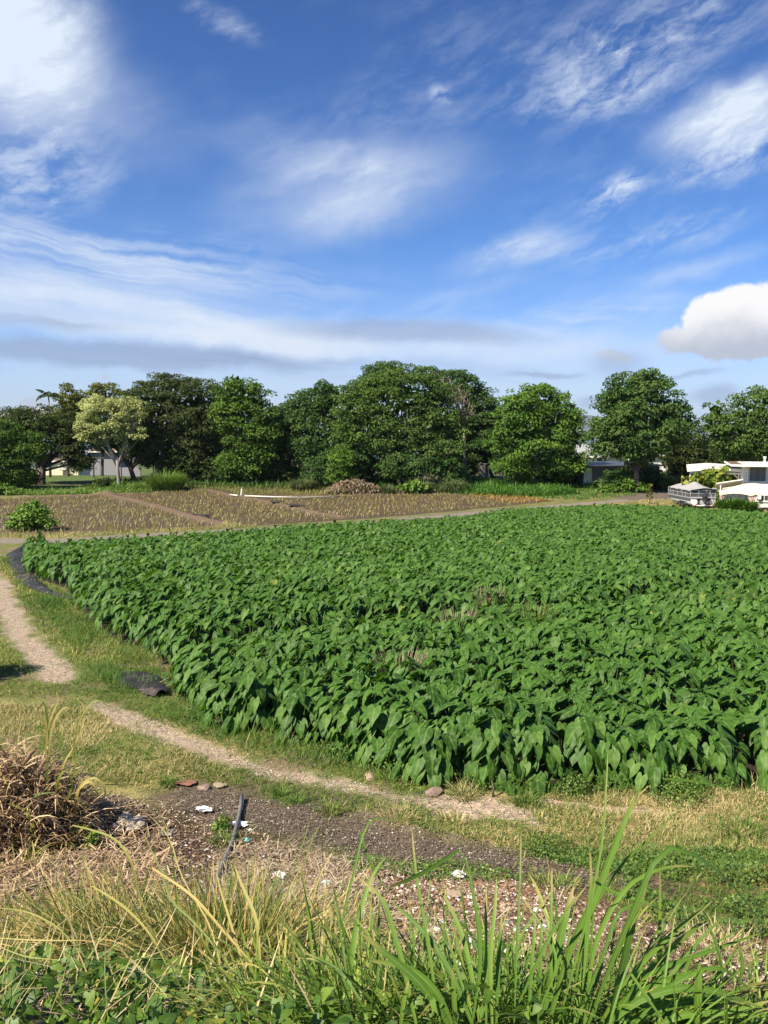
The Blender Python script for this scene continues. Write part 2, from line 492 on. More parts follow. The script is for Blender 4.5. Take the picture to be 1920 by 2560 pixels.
gravel2 = gl([(240, 1762), (310, 1794), (370, 1818), (434, 1845), (542, 1890), (640, 1915), (705, 1930), (868, 1966), (960, 1988), (1080, 2008), (1180, 2022)])
gravel3 = gl([(1080, 2000), (1200, 2012), (1300, 2040)])
gravel4 = gl([(1370, 2005), (1500, 2015), (1640, 2030)])
soil = gl([(480, 1985), (600, 2010), (760, 2045), (900, 2080), (1050, 2110), (1200, 2130), (1350, 2160), (1500, 2190), (1580, 2205)])
soil0 = gl([(560, 1960), (700, 1975), (860, 1998)])
road = gl([(-400, 1352), (0, 1352), (110, 1354), (300, 1343), (480, 1333), (640, 1324), (800, 1314), (950, 1304), (1100, 1291), (1200, 1281), (1300, 1272),
           (1420, 1263), (1540, 1254), (1610, 1246), (1650, 1232), (1665, 1218), (1660, 1205)])
mud = gl([(-60, 1340), (0, 1332), (130, 1335), (300, 1330), (480, 1320), (640, 1314), (800, 1304), (950, 1294), (1100, 1281), (1200, 1271), (1300, 1261), (1390, 1252),
          (1330, 1244), (1180, 1236), (1080, 1228), (900, 1222), (760, 1208), (640, 1200), (520, 1203), (440, 1222), (330, 1236), (200, 1240), (100, 1243), (-60, 1250)])
BUNDS.append((gl([(255, 1236), (330, 1252), (400, 1270), (470, 1292), (520, 1306), (575, 1318)]), 0.75, 0.30))
BUNDS.append((gl([(430, 1222), (520, 1226), (590, 1242), (660, 1254), (740, 1272), (800, 1287), (860, 1296)]), 0.6, 0.26))
BUNDS.append((gl([(600, 1240), (760, 1241), (860, 1240), (980, 1232), (1100, 1230)]), 0.4, 0.16))
BUNDS.append((gl([(500, 1201), (580, 1198), (680, 1202), (760, 1206)]), 1.0, 0.35))
BUNDS.append((gl([(0, 1243), (110, 1243), (230, 1239), (330, 1236)]), 0.8, 0.22))
lawn = gl([(-80, 1210), (200, 1208), (330, 1200), (420, 1150), (-80, 1150)])

def rgbmix(A, Bc, w): return A + (np.array(Bc)[None, :] - A) * w[:, None]
def ss(d, a, b):
    t = np.clip((d - a) / (b - a), 0, 1); return t * t * (3 - 2 * t)

rows = [-8.0]
while rows[-1] < 1500: rows.append(rows[-1] + max(0.055, 0.0075 * rows[-1]) * (1 if rows[-1] < 150 else 4))
rows = np.array(rows); NU = 520
us = np.linspace(-1, 1, NU + 1)
X = us[None, :] * (7.0 + 0.74 * np.maximum(rows, 0))[:, None]; Y = np.repeat(rows[:, None], NU + 1, 1)
x = X.ravel(); y = Y.ravel()
n1 = vnoise(x * .9, y * .9, 11); n2 = vnoise(x * 3.1, y * 3.1, 12); n3 = vnoise(x * .25, y * .25, 13)
wob = (n1 - .5) * 1.3 + (n2 - .5) * .9
colr = np.zeros((len(x), 3)) + np.array((.12, .145, .035))
colr = rgbmix(colr, (.27, .22, .09), ss(n1 * .6 + n3 * .4, .45, .70) * .8)
colr = rgbmix(colr, (.060, .10, .022), ss(n2 * .6 + n1 * .4, .50, .72) * .75)
n4 = vnoise(x * 1.7, y * 1.7, 14, 4)
colr = rgbmix(colr, (.19, .14, .09), ss(n4, .54, .66) * .8)
def pxy(px0, py0): return ground(px0, py0)
zone = np.zeros(len(x), int)         # 0 ground
grav = np.zeros(len(x)); mulch = np.zeros(len(x)); wet = np.zeros(len(x))
fd = poly_sd(x, y, field)
md = poly_sd(x, y, mud)
# dry straw coloured turf on the right of the flat strip and the left lawn
for (cx_, cy_, r_, k_, c_) in [((1650, 2090), 0, 3.2, .8, (.38, .28, .13)), ((1350, 2070), 0, 1.6, .5, (.34, .27, .12)), ((1850, 2040), 0, 3.0, .8, (.38, .28, .13)),
                               ((330, 1930), 0, 2.4, .7, (.33, .27, .11)), ((90, 1830), 0, 2.5, .5, (.22, .19, .09)), ((230, 1860), 0, 2.0, .5, (.33, .26, .12)),
                               ((200, 1570), 0, 1.6, .5, (.20, .17, .07)), ((560, 1990), 0, 1.0, .5, (.22, .17, .09)), ((1560, 1264), 0, 6, .7, (.30, .23, .10)),
                               ((1760, 1275), 0, 6, .8, (.32, .23, .11)), ((150, 1350), 0, 2.2, .7, (.33, .26, .11)), ((60, 1345), 0, 2.2, .5, (.30, .24, .11))]:
    a_, b_ = pxy(*cx_)
    d = np.hypot(x - a_, y - b_) + wob * .8
    colr = rgbmix(colr, c_, (1 - ss(d, r_ * .4, r_ * 1.2)) * k_ * (.35 + .65 * ss(n4, .36, .56)))
def strip(pts, half, soft, col_, k=1.0, nz=0.45, zid=None, target=None):
    global colr
    d = seg_dist(x, y, pts) + wob * nz
    w = (1 - ss(d, half - soft, half + soft)) * k
    w = w * (y > -50)
    colr = rgbmix(colr, col_, w)
    if zid: zone[(w > .5)] = zid
    if target is not None: np.maximum(target, w, out=target)
    return w
# bank: brown mulch and litter
bd = seg_dist(x, y, [(-9, 6.0), (-4, 7.2), (0, 7.6), (3, 7.0), (6, 6.2)]) + wob * .8
bw = 1 - ss(bd, 1.2, 2.6)
colr = rgbmix(colr, (.17, .105, .062), bw * .95)
np.maximum(mulch, bw, out=mulch)
bw = (1 - ss(y + wob, 5.0, 6.6))
colr = rgbmix(colr, (.060, .055, .024), bw * .8); np.maximum(mulch, bw * .5, out=mulch)
a_, b_ = pxy(1170, 2230)
colr = rgbmix(colr, (.36, .20, .11), (1 - ss(np.hypot((x - a_) / 1.3, (y - b_) / .9) + wob * .35, .15, .85)) * .75)
a_, b_ = pxy(200, 2120)
bw = 1 - ss(np.hypot((x - a_) / 1.5, y - b_) + wob * .5, .9, 2.2)
colr = rgbmix(colr, (.060, .038, .025), bw); np.maximum(mulch, bw, out=mulch)
# lanes and paths
sw = strip(soil, .48, .22, (.125, .096, .070), .90, .45, 2, grav)
strip(soil0, .42, .30, (.11, .085, .065), .7, .35, None, grav)
gw = np.maximum(np.maximum(strip(gravel, .31, .14, (.37, .295, .22), .95, .50, 1, grav), strip(gravel2, .25, .13, (.37, .295, .22), .92, .42, 1, grav)),
                np.maximum(strip(gravel3, .30, .16, (.42, .33, .25), .9, .38, 1, grav), strip(gravel4, .16, .12, (.44, .33, .24), .8, .25, 1, grav)))
strip(road, 1.25, .35, (.215, .185, .165), .95, .25, 3)
strip(road, .18, .2, (.25, .19, .12), .35, .3)
for p_ in (gl([(1610, 1246), (1650, 1232), (1665, 1218), (1665, 1200)]),):
    strip(p_, 3.0, .6, (.13, .10, .085), .95, .5, 3)
# mud of the seedling field
mw = 1 - ss(md + wob * .35, -.25, .25)
mc = np.zeros((len(x), 3)) + np.array((.088, .062, .034))
mc = rgbmix(mc, (.105, .078, .054), ss(n3 * .5 + n1 * .5, .42, .62) * .7)
bmax = np.zeros(len(x))
for pts, w_, h_ in BUNDS:
    bmax = np.maximum(bmax, np.exp(-(seg_dist(x, y, pts) / (w_ * 1.15)) ** 2))
mc = rgbmix(mc, (.145, .100, .064), ss(bmax, .3, .75))
colr = colr + (mc - colr) * mw[:, None]
zone[mw > .5] = 4
wet = np.maximum(wet, mw * (1 - ss(bmax, .2, .6)) * (0.35 + .65 * ss(n3, .4, .65)))
# bare dark earth under the taro
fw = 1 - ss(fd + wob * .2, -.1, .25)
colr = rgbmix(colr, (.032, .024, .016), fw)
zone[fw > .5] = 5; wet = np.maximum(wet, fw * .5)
# bright mown lawn below the left trees and green weed strip by the far trees
lw = 1 - ss(poly_sd(x, y, lawn) + wob, -.5, .5)
colr = rgbmix(colr, (.085, .125, .028), lw); zone[lw > .5] = 6
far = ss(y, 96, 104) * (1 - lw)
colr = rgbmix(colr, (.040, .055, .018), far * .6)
grass_w = np.clip(1 - np.maximum.reduce([grav, mulch, mw, fw]) * 1.1, 0, 1)
z = G(x, y)
z = z + grav * -0.015 + (vnoise(x * 14, y * 14, 31, 2) - .5) * .03 * grav
z = z + (vnoise(x * 9, y * 9, 33, 3) - .5) * .05 * (mulch + mw)
V = np.stack([x, y, z], 1)

def ground_mat(q, o):
    P = pos(q)
    base = attr(q, 'base').outputs['Color']
    gr = attr(q, 'gravel').outputs['Fac']; mu = attr(q, 'mulch').outputs['Fac']; we = attr(q, 'wet').outputs['Fac']; ga = attr(q, 'turf').outputs['Fac']
    n = q.noise(P, 9.0, 8, 0.68); nb = q.noise(P, 45.0, 5, 0.7)
    c = q.mix(1.0, base, q.ramp(n, [(.25, (.62, .60, .56)), (.55, (1, 1, 1)), (.8, (1.38, 1.34, 1.28))]), 'MULTIPLY')
    v = q.n('ShaderNodeTexVoronoi', in_Scale=34.0); q.l(P, v.inputs['Vector'])
    sv_ = q.n('ShaderNodeSeparateColor'); q.l(v.outputs['Color'], sv_.inputs[0])
    peb = q.ramp(sv_.outputs[0], [(0, (.45, .42, .40)), (.5, (.95, .92, .88)), (.86, (1.15, 1.1, 1.05)), (1, (1.9, 1.85, 1.8))])
    c = q.mix(q.m('MULTIPLY', gr, .9), c, q.mix(1.0, c, peb, 'MULTIPLY'))
    v2 = q.n('ShaderNodeTexVoronoi', in_Scale=26.0); 
    wv = q.n('ShaderNodeVectorMath', operation='MULTIPLY'); q.l(P, wv.inputs[0]); wv.inputs[1].default_value = (1.0, 2.6, 1.5); q.l(wv.outputs[0], v2.inputs['Vector'])
    s2 = q.n('ShaderNodeSeparateColor'); q.l(v2.outputs['Color'], s2.inputs[0])
    chip = q.ramp(s2.outputs[1], [(0, (.35, .30, .27)), (.5, (.9, .85, .8)), (.85, (1.5, 1.4, 1.25)), (1, (2.4, 2.3, 2.0))])
    c = q.mix(q.m('MULTIPLY', mu, .9), c, q.mix(1.0, c, chip, 'MULTIPLY'))
    v3 = q.n('ShaderNodeTexVoronoi', in_Scale=60.0); q.l(P, v3.inputs['Vector'])
    s3 = q.n('ShaderNodeSeparateColor'); q.l(v3.outputs['Color'], s3.inputs[0])
    tf = q.ramp(s3.outputs[0], [(0, (.55, .6, .5)), (.5, (1, 1, 1)), (1, (1.5, 1.4, 1.2))])
    c = q.mix(q.m('MULTIPLY', ga, .7), c, q.mix(1.0, c, tf, 'MULTIPLY'))
    h = q.m('ADD', q.m('MULTIPLY', n, .6), q.m('ADD', q.m('MULTIPLY', nb, .3), q.m('MULTIPLY', v.outputs['Distance'], 0.6)))
    rough = q.m('SUBTRACT', .95, q.m('MULTIPLY', we, .52))
    p = q.n('ShaderNodeBsdfPrincipled'); p.inputs['Specular IOR Level'].default_value = .25
    q.l(c, p.inputs[0]); q.l(rough, p.inputs['Roughness']); q.l(bump(q, h, .75, .035), p.inputs['Normal'])
    return p.outputs[0]
M_ground = material('ground', ground_mat)
nr, ncn = len(rows), NU + 1
i0 = (np.arange(nr - 1)[:, None] * ncn + np.arange(NU)[None]).ravel()
quads = np.stack([i0, i0 + 1, i0 + 1 + ncn, i0 + ncn], 1)
qz = zone[quads]
qzone = np.sort(qz, 1)[:, 1]
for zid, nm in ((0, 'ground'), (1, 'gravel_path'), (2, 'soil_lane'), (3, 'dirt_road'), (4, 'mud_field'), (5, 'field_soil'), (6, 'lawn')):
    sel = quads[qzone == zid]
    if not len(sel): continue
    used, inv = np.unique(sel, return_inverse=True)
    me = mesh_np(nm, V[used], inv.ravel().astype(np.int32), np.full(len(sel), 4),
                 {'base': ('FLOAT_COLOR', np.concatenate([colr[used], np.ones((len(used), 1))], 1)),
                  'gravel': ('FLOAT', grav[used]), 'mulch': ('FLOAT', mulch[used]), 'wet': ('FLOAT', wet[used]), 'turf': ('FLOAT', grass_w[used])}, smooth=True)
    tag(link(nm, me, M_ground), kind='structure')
print('terrain', len(V))

# sea, far shore and ridge
mb = MB(); mb.quad((-9000, 1300, -38), (9000, 1300, -38), (9000, 12800, -38), (-9000, 12800, -38))
def water_b(q, o):
    n = q.noise(pos(q), .02, 6, .6)
    return pbsdf(q, (.01, .06, .13), .25, .4, 0, bump(q, n, .5, 3.0))
tag(mb.build('sea', material('sea', water_b)), kind='structure')
def ridge(name, y0, x0, x1, hs, depth, mat, base=-39, n=160, seed=1):
    xs = np.linspace(x0, x1, n); k = 12
    hh = np.interp(xs, [h[0] for h in hs], [h[1] for h in hs]) * (0.8 + .4 * vnoise(xs / ((x1 - x0) / 22), xs * 0, seed, 4))
    Vv = []
    for j in range(k + 1):
        t = j / k; pr = math.sin(math.pi * t) ** .8
        Vv.append(np.stack([xs, np.full(n, y0 + depth * t), base + hh * pr * (0.85 + .3 * vnoise(xs / ((x1 - x0) / 40), xs * 0 + j * .9, seed + 3, 3))], 1))
    Vv = np.concatenate(Vv); i = (np.arange(k)[:, None] * n + np.arange(n - 1)[None]).ravel()
    q4 = np.stack([i, i + 1, i + 1 + n, i + n], 1)
    tag(link(name, mesh_np(name, Vv, q4.ravel(), np.full(len(q4), 4), smooth=True), mat), kind='structure')
M_hill = plain('hill_forest', (.05, .075, .045), .9, .1, sc=.004, var=.35)
ridge('hills', 9000, -6000, 6500, [(-6000, 120), (-2000, 90), (1200, 160), (2200, 330), (2700, 300), (3600, 190), (6500, 120)], 2500, M_hill, seed=4)
M_scrub = plain('slope_scrub', (.05, .085, .03), .9, .1, sc=.05, var=.45)
ridge('far_slope', 620, 225, 460, [(225, 10), (250, 30), (300, 29), (400, 24), (460, 10)], 220, M_scrub, base=-28, seed=9)

# ------------------------------------------------------------------ taro
def taro_leaf(hi):
    if hi:
        rws = [(.050, -.125, -.050), (.088, -.105, -.040), (.112, -.03, .005), (.110, .06, .07), (.084, .14, .145), (.045, .22, .225)]
    else:
        rws = [(.08, -.10, -.035), (.128, .0, .02), (.08, .16, .16)]
    T = []; mid = []
    for w, yo, ym in rws:
        for sx in (-1, 1):
            T.append((sx * w, yo, w * .10 - .35 * w * w - .9 * max(0, yo) ** 2)); mid.append(0)
        T.append((0, ym, -.9 * max(0, ym) ** 2)); mid.append(1)
    T.append((0, .315, -.10)); mid.append(.6)
    F = []
    for i in range(len(rws) - 1):
        a = i * 3; b = a + 3
        F += [(a, a + 2, b + 2, b), (a + 2, a + 1, b + 1, b + 2)]
    a = (len(rws) - 1) * 3; t = len(rws) * 3
    F += [(a, a + 2, t), (a + 2, a + 1, t)]
    return np.array(T), F, np.array(mid)
TLH, TLL = taro_leaf(True), taro_leaf(False)
def taro_leaves(base, heading, r, h, tilt, size, hi=True, roll=None):
    """base (m,3); blade hangs at radius r along heading, at height h, pitched down by tilt"""
    T, F, mid = TLH if hi else TLL
    m = len(base)
    d = np.stack([np.cos(heading), np.sin(heading), np.zeros(m)], 1)
    up = np.array([0, 0, 1.])[None]
    yd = d * np.cos(tilt)[:, None] - up * np.sin(tilt)[:, None]
    nd = d * np.sin(tilt)[:, None] + up * np.cos(tilt)[:, None]
    sd = np.cross(yd, nd)
    ro = rng.normal(0, .22, m) if roll is None else roll
    nd = nd * np.cos(ro)[:, None] + sd * np.sin(ro)[:, None]
    Rm = frames(yd, nd)
    p = base + d * r[:, None] + up * h[:, None]
    V, L, Ct = scatter(T, F, p, Rm, np.stack([size * rng.uniform(.88, 1.12, m), size, size], 1))
    n = len(T)
    V = V.reshape(m, n, 3)
    V = V + rng.normal(0, 1, (m, n, 1)) * Rm[:, None, :, 2] * (0.009 * size)[:, None, None] * (mid < .5)[None, :, None]   # wavy margins
    # folding along the midrib and a drooping tip
    foldk = rng.uniform(-.45, .55, m)
    V = V + (np.abs(T[:, 0])[None, :, None] * (foldk * size)[:, None, None]) * Rm[:, None, :, 2] * .7
    v = rng.random(m)
    return V.reshape(-1, 3), L, Ct, {'var': np.repeat(v, n), 'mid': np.tile(mid, m), 'vq': np.tile((T[:, 1] - .75 * np.abs(T[:, 0])), m) + 0}
M_taro = leafmat('taro_leaf', [(0, (.028, .076, .009)), (.45, (.050, .118, .014)), (.8, (.060, .140, .019)), (1, (.098, .178, .03))],
                 rough=.55, spec=.26, trans=.24, tcol=(1.7, 1.9, .6), mid=(.80, (.17, .28, .06), .6), nsc=.35, vein=True, old=(.994, (.26, .25, .05)))
M_stalk = plain('taro_stalk', (.055, .10, .03), .55, .3, var=.3)

SUNH = math.atan2(sv[1], sv[0])          # taro blades turn their faces to the sun
def make_taro(edge, seed, lod=True):
    nl = 22 if edge else 10
    m = nl
    ph = rng.random() * 6.28
    if edge:
        hd = rng.normal(0, .85, m)                 # leans towards +x, turned outward on placing
        lvl = np.linspace(0, 1, m)
        r = .12 + .36 * (1 - lvl) + rng.normal(0, .06, m); h = .20 + .70 * lvl + rng.normal(0, .05, m)
        tilt = 1.10 - .60 * lvl + rng.normal(0, .14, m)
        size = rng.uniform(.66, 1.02, m)
    else:
        hd = SUNH + rng.normal(0, 1.1, m)
        r = rng.uniform(.12, .32, m); h = rng.uniform(.66, .98, m); tilt = rng.uniform(.10, .85, m); size = rng.uniform(.58, .95, m)
    part = taro_leaves(np.zeros((m, 3)), hd, r, h, tilt, size)
    V, L, Ct, A = join([part])
    fol = mesh_np('foliage', V, L, Ct, A, smooth=True); fol.materials.append(M_taro)
    mb = MB()
    for i in range(m):
        e = np.array((math.cos(hd[i]) * r[i], math.sin(hd[i]) * r[i], h[i]))
        b0 = np.array((math.cos(hd[i]) * .03, math.sin(hd[i]) * .03, 0))
        midp = b0 * .5 + e * .5; midp[:2] *= .55; midp[2] *= 1.12
        mb.tube([b0, midp, e], [.014, .010, .005], 5, cap=False)
    lp, ct = quadset(mb.f)
    st = mesh_np('stalks', np.array(mb.v), lp, ct, smooth=True); st.materials.append(M_stalk)
    return fol, st
inner_v = [make_taro(False, i) for i in range(12)]
edge_v = [make_taro(True, i) for i in range(10)]

# planting positions
sp = .42
minx, maxx = min(p[0] for p in field), max(p[0] for p in field)
gx, gy = np.meshgrid(np.arange(-25, 60, sp), np.arange(11, 80, sp))
gx = gx.ravel() + rng.uniform(-.17, .17, gx.size); gy = gy.ravel() + rng.uniform(-.17, .17, gy.size)
keep = (poly_sd(gx, gy, field) < -.14) & (np.abs(gx) < 1.8 + .53 * gy)
lane_d = np.minimum.reduce([seg_dist(gx, gy, l) for l in lanes])
keep &= lane_d > .22 * (0.6 + .8 * vnoise(gx * .7, gy * .7, 44))
gx, gy = gx[keep], gy[keep]; lane_d = lane_d[keep]
fdv = -poly_sd(gx, gy, field)
eps = .05
ex = (poly_sd(gx + eps, gy, field) - poly_sd(gx - eps, gy, field)); ey = (poly_sd(gx, gy + eps, field) - poly_sd(gx, gy - eps, field))
out_a = np.arctan2(ey, ex)
# plants beside the open lane lean into it (only those on its far side show their faces)
lex = np.minimum.reduce([seg_dist(gx + eps, gy, l) for l in lanes]) - np.minimum.reduce([seg_dist(gx - eps, gy, l) for l in lanes])
ley = np.minimum.reduce([seg_dist(gx, gy + eps, l) for l in lanes]) - np.minimum.reduce([seg_dist(gx, gy - eps, l) for l in lanes])
lane_edge = lane_d < .65
isedge = (fdv < .85) | lane_edge
oa = np.where(fdv < .85, out_a, np.arctan2(-ley, -lex))
gz = G(gx, gy)
# canopy height varies gently
hgt = .82 + .24 * vnoise(gx * .35, gy * .35, 51, 3) + rng.normal(0, .05, len(gx))
lane_side = np.minimum.reduce([seg_dist(gx, gy + .3, l) for l in lanes]) < lane_d          # plants on the near side of a lane stand lower
hgt = np.where(lane_side & (lane_d < 1.5), hgt * (.80 + .13 * lane_d), hgt)
dist = np.hypot(gx, gy)
vis = np.abs(gx) < .475 * gy + .1
order = np.argsort(dist + np.where(vis, 0, 1e5) + np.where(isedge, 0, 0.9))
ind = order[:300]; rest = order[300:]
first = set(); rootsT = {}
front_rank = 0
for n_, i in enumerate(ind):
    e = bool(isedge[i])
    fol, st = (edge_v if e else inner_v)[int(rng.integers(0, 10 if e else 12))]
    lab = ('leafy green taro plant of the front rank, broad leaves hanging over the verge' if e
           else 'leafy green taro plant packed in behind the front rank of the field')
    o = empty('taro_plant', (gx[i], gy[i], gz[i] - .02), lab, 'taro plant',
              'taro plants along the front edge of the field' if e else 'taro plants just behind the front edge', float(oa[i]) if e else float(rng.normal(0, .35)))
    s_ = float(hgt[i]); o.scale = (1.0, 1.0, s_)
    link('foliage', fol, None, o); link('stalks', st, None, o)
print('taro rest', len(rest), 'of', len(gx))
parts = []
for lo, hi_, near in ((0, 30, True), (30, 200, False)):
    sel = rest[(dist[rest] >= lo) & (dist[rest] < hi_)]
    if not len(sel): continue
    k = 10 if near else 8
    idx = np.repeat(sel, k); m = len(idx); j = np.tile(np.arange(k), len(sel))
    e = isedge[idx]
    hd = np.where(e, oa[idx] + rng.normal(0, .8, m), SUNH + rng.normal(0, 1.05, m))
    lvl = j / (k - 1)
    r = np.where(e, .1 + .28 * (1 - lvl) + rng.normal(0, .05, m), rng.uniform(.08, .33, m))
    h = np.where(e, .28 + .62 * lvl + rng.normal(0, .06, m), rng.uniform(.66, 1.0, m)) * hgt[idx]
    tl = np.where(e, 1.08 - .60 * lvl + rng.normal(0, .18, m), rng.uniform(.08, .85, m))
    sz = rng.uniform(.58, .95, m) * (1.0 if near else 1.0)
    bpos = np.stack([gx[idx], gy[idx], gz[idx]], 1)
    parts.append(taro_leaves(bpos, hd, r, h, tl, sz, hi=near))
V, L, Ct, A = join(parts)
tag(link('taro_field', mesh_np('taro_field', V, L, Ct, A, smooth=True), M_taro), 'dense green canopy of taro leaves filling the field beyond its front ranks', 'taro crop', kind='stuff')
sel = rest[dist[rest] < 32]
bp = np.repeat(np.stack([gx[sel], gy[sel], gz[sel]], 1), 3, 0); m = len(bp)
pt = blades(bp, rng.uniform(0, 6.28, m), rng.uniform(.6, .85, m), .12, .25, .022, 2, tipw=.5)
V, L, Ct, A = join([pt])
tag(link('taro_stems', mesh_np('taro_stems', V, L, Ct, A), M_stalk), 'upright stalks carrying the taro canopy', 'taro crop', kind='stuff')

# ------------------------------------------------------------------ seedlings in the mud field
M_seed = leafmat('seedling', [(0, (.12, .13, .03)), (.4, (.26, .23, .07)), (.8, (.42, .35, .13)), (1, (.56, .48, .26))], rough=.6, spec=.2, trans=.15, tcol=(1.2, 1.2, .8), nsc=.1)
M_seedg = leafmat('seedling_green', [(0, (.12, .17, .03)), (.5, (.22, .24, .05)), (1, (.36, .32, .08))], rough=.6, trans=.2, nsc=.1)
M_seedo = leafmat('seedling_orange', [(0, (.25, .17, .04)), (.5, (.42, .26, .06)), (1, (.50, .34, .10))], rough=.6, trans=.2, nsc=.1)
def plant_rows(sx, sy, j): 
    a_, b_ = np.meshgrid(np.arange(-46, 30, sx), np.arange(44, 112, sy))
    return a_.ravel() + rng.normal(0, j, a_.size), b_.ravel() + rng.normal(0, j, a_.size)
sx_, sy_ = plant_rows(.46, .56, .08)
ok = (poly_sd(sx_, sy_, mud) < -.35) & (np.abs(sx_) < .5 * sy_ + .5)
for pts, w_, h_ in BUNDS: ok &= seg_dist(sx_, sy_, pts) > w_ * 1.05
ok &= (vnoise(sx_ * .6, sy_ * .6, 61, 2) > .27) & (rng.random(len(sx_)) < .88)
sx_, sy_ = sx_[ok], sy_[ok]; sz_ = G(sx_, sy_)
sd_ = np.hypot(sx_, sy_)
up_poly = gl([(430, 1221), (590, 1240), (860, 1239), (1000, 1230), (900, 1222), (760, 1206), (640, 1199), (500, 1202)])
or_poly = gl([(1160, 1240), (1290, 1262), (1400, 1252), (1330, 1243), (1180, 1234)])
orr = (poly_sd(sx_, sy_, or_poly) < 0)
upp = (poly_sd(sx_, sy_, up_poly) < 0)
def seed_tpl(m, base, k=3, big=1.0):
    bp = np.repeat(base, k, 0); n = len(bp)
    return blades(bp + rng.normal(0, .02, (n, 3)) * [1, 1, 0], rng.uniform(0, 6.28, n), rng.uniform(.20, .46, n) * big, rng.uniform(.05, .5, n), rng.uniform(.3, 2.2, n), rng.uniform(.022, .045, n), 3, tipw=.12,
                  var=np.clip(rng.normal(.5, .25, n), 0, 1))
so = np.argsort(sd_ + np.where(np.abs(sx_) < .478 * sy_, 0, 1e4))
# hidden behind the taro canopy: sight line from the camera meets the canopy first
def hidden(x_, y_, z_):
    h = np.zeros(len(x_), bool)
    for t in np.linspace(.55, .985, 28):
        a_, b_ = x_ * t, y_ * t; zz = CAMZ + (z_ + .3 - CAMZ) * t
        h |= (poly_sd(a_, b_, field) < -.2) & (zz < smooth_profile(b_) + .95)
    return h
cand = so[:1500]; hid = hidden(sx_[cand], sy_[cand], sz_[cand])
indv = [i for i, h_ in zip(cand, hid) if not h_ and not upp[i] and not orr[i]][:300]
vars_ = []
for i in range(10):
    V, L, Ct, A = join([seed_tpl(1, np.zeros((1, 3)), 3)])
    me = mesh_np('seedling', V, L, Ct, A); me.materials.append(M_seed); vars_.append(me)
for i in indv:
    o = link('seedling', vars_[int(rng.integers(0, 10))], None, None, (sx_[i], sy_[i], sz_[i]), float(rng.uniform(0, 6.28)))
    tag(o, 'small withered tan seedling standing in the near part of the brown mud field', 'seedling', 'dry seedlings planted in the mud field')
mask = np.ones(len(sx_), bool); mask[indv] = False
P3 = np.stack([sx_, sy_, sz_], 1)
for nm, mk, mt, lb, kk, bg_ in (('seedlings', mask & ~upp & ~orr, M_seed, 'rows of withered tan seedlings across the farther mud field', 3, 1.0),
                       ('green_seedlings', mask & upp, M_seedg, 'yellow green seedlings beyond the white pipe', 5, 1.25),
                       ('orange_seedlings', mask & orr, M_seedo, 'orange dry seedlings at the right end of the mud field', 5, 1.25)):
    V, L, Ct, A = join([seed_tpl(0, P3[mk], kk, bg_)])
    if nm == 'green_seedlings':      # turning orange towards the right
        A['var'] = ('FLOAT', np.clip(A['var'][1] + ss(V[:, 0], -14, -2) * .5, 0, 1))
    tag(link(nm, mesh_np(nm, V, L, Ct, A), mt), lb, 'seedlings', kind='stuff')
print('seedlings', len(sx_))
# ------------------------------------------------------------------ trees
M_bark = plain('bark', (.12, .095, .075), .9, .1, sc=4, var=.35, bmp=.6)
M_barkp = plain('pale_bark', (.24, .21, .18), .85, .15, sc=5, var=.3, bmp=.5)
def fol(name, a, b, c, d=None, **k):
    st = [(0, a), (.45, b), (.85, c), (1, d or c)]
    return leafmat(name, st, rough=.6, spec=.15, trans=.2, nsc=.35, **k)
F_lime = fol('leaf_lime', (0.074, 0.113, 0.015), (0.139, 0.196, 0.022), (0.223, 0.278, 0.031))
F_olive = fol('leaf_olive', (0.027, 0.043, 0.011), (0.050, 0.074, 0.017), (0.082, 0.108, 0.028))
F_yel = fol('leaf_yellowgreen', (0.050, 0.076, 0.011), (0.122, 0.140, 0.018), (0.230, 0.221, 0.029))
F_cream = fol('leaf_cream', (0.079, 0.111, 0.032), (0.341, 0.373, 0.128), (0.552, 0.567, 0.234), (0.657, 0.650, 0.308), tcol=(1.313, 1.382, 0.852))
F_bright = fol('leaf_bright', (0.036, 0.079, 0.013), (0.070, 0.132, 0.018), (0.121, 0.196, 0.025))
F_mid = fol('leaf_mid', (0.034, 0.072, 0.015), (0.066, 0.120, 0.022), (0.117, 0.180, 0.034))
F_mid2 = fol('leaf_deep', (0.029, 0.067, 0.018), (0.050, 0.104, 0.022), (0.087, 0.147, 0.032), (0.140, 0.132, 0.037))
F_mango = fol('leaf_mango', (0.040, 0.088, 0.013), (0.080, 0.158, 0.020), (0.131, 0.214, 0.027))
F_mangod = fol('leaf_mango_dark', (0.028, 0.062, 0.015), (0.058, 0.115, 0.022), (0.098, 0.155, 0.034), (0.165, 0.176, 0.062))
F_shrub = fol('leaf_shrub', (0.055, 0.106, 0.018), (0.112, 0.196, 0.031), (0.186, 0.286, 0.050))
F_shrub2 = fol('leaf_big_yellow', (0.055, 0.099, 0.015), (0.121, 0.176, 0.024), (0.264, 0.275, 0.050))
F_ti = fol('leaf_ti', (0.066, 0.099, 0.017), (0.154, 0.187, 0.028), (0.374, 0.330, 0.055))

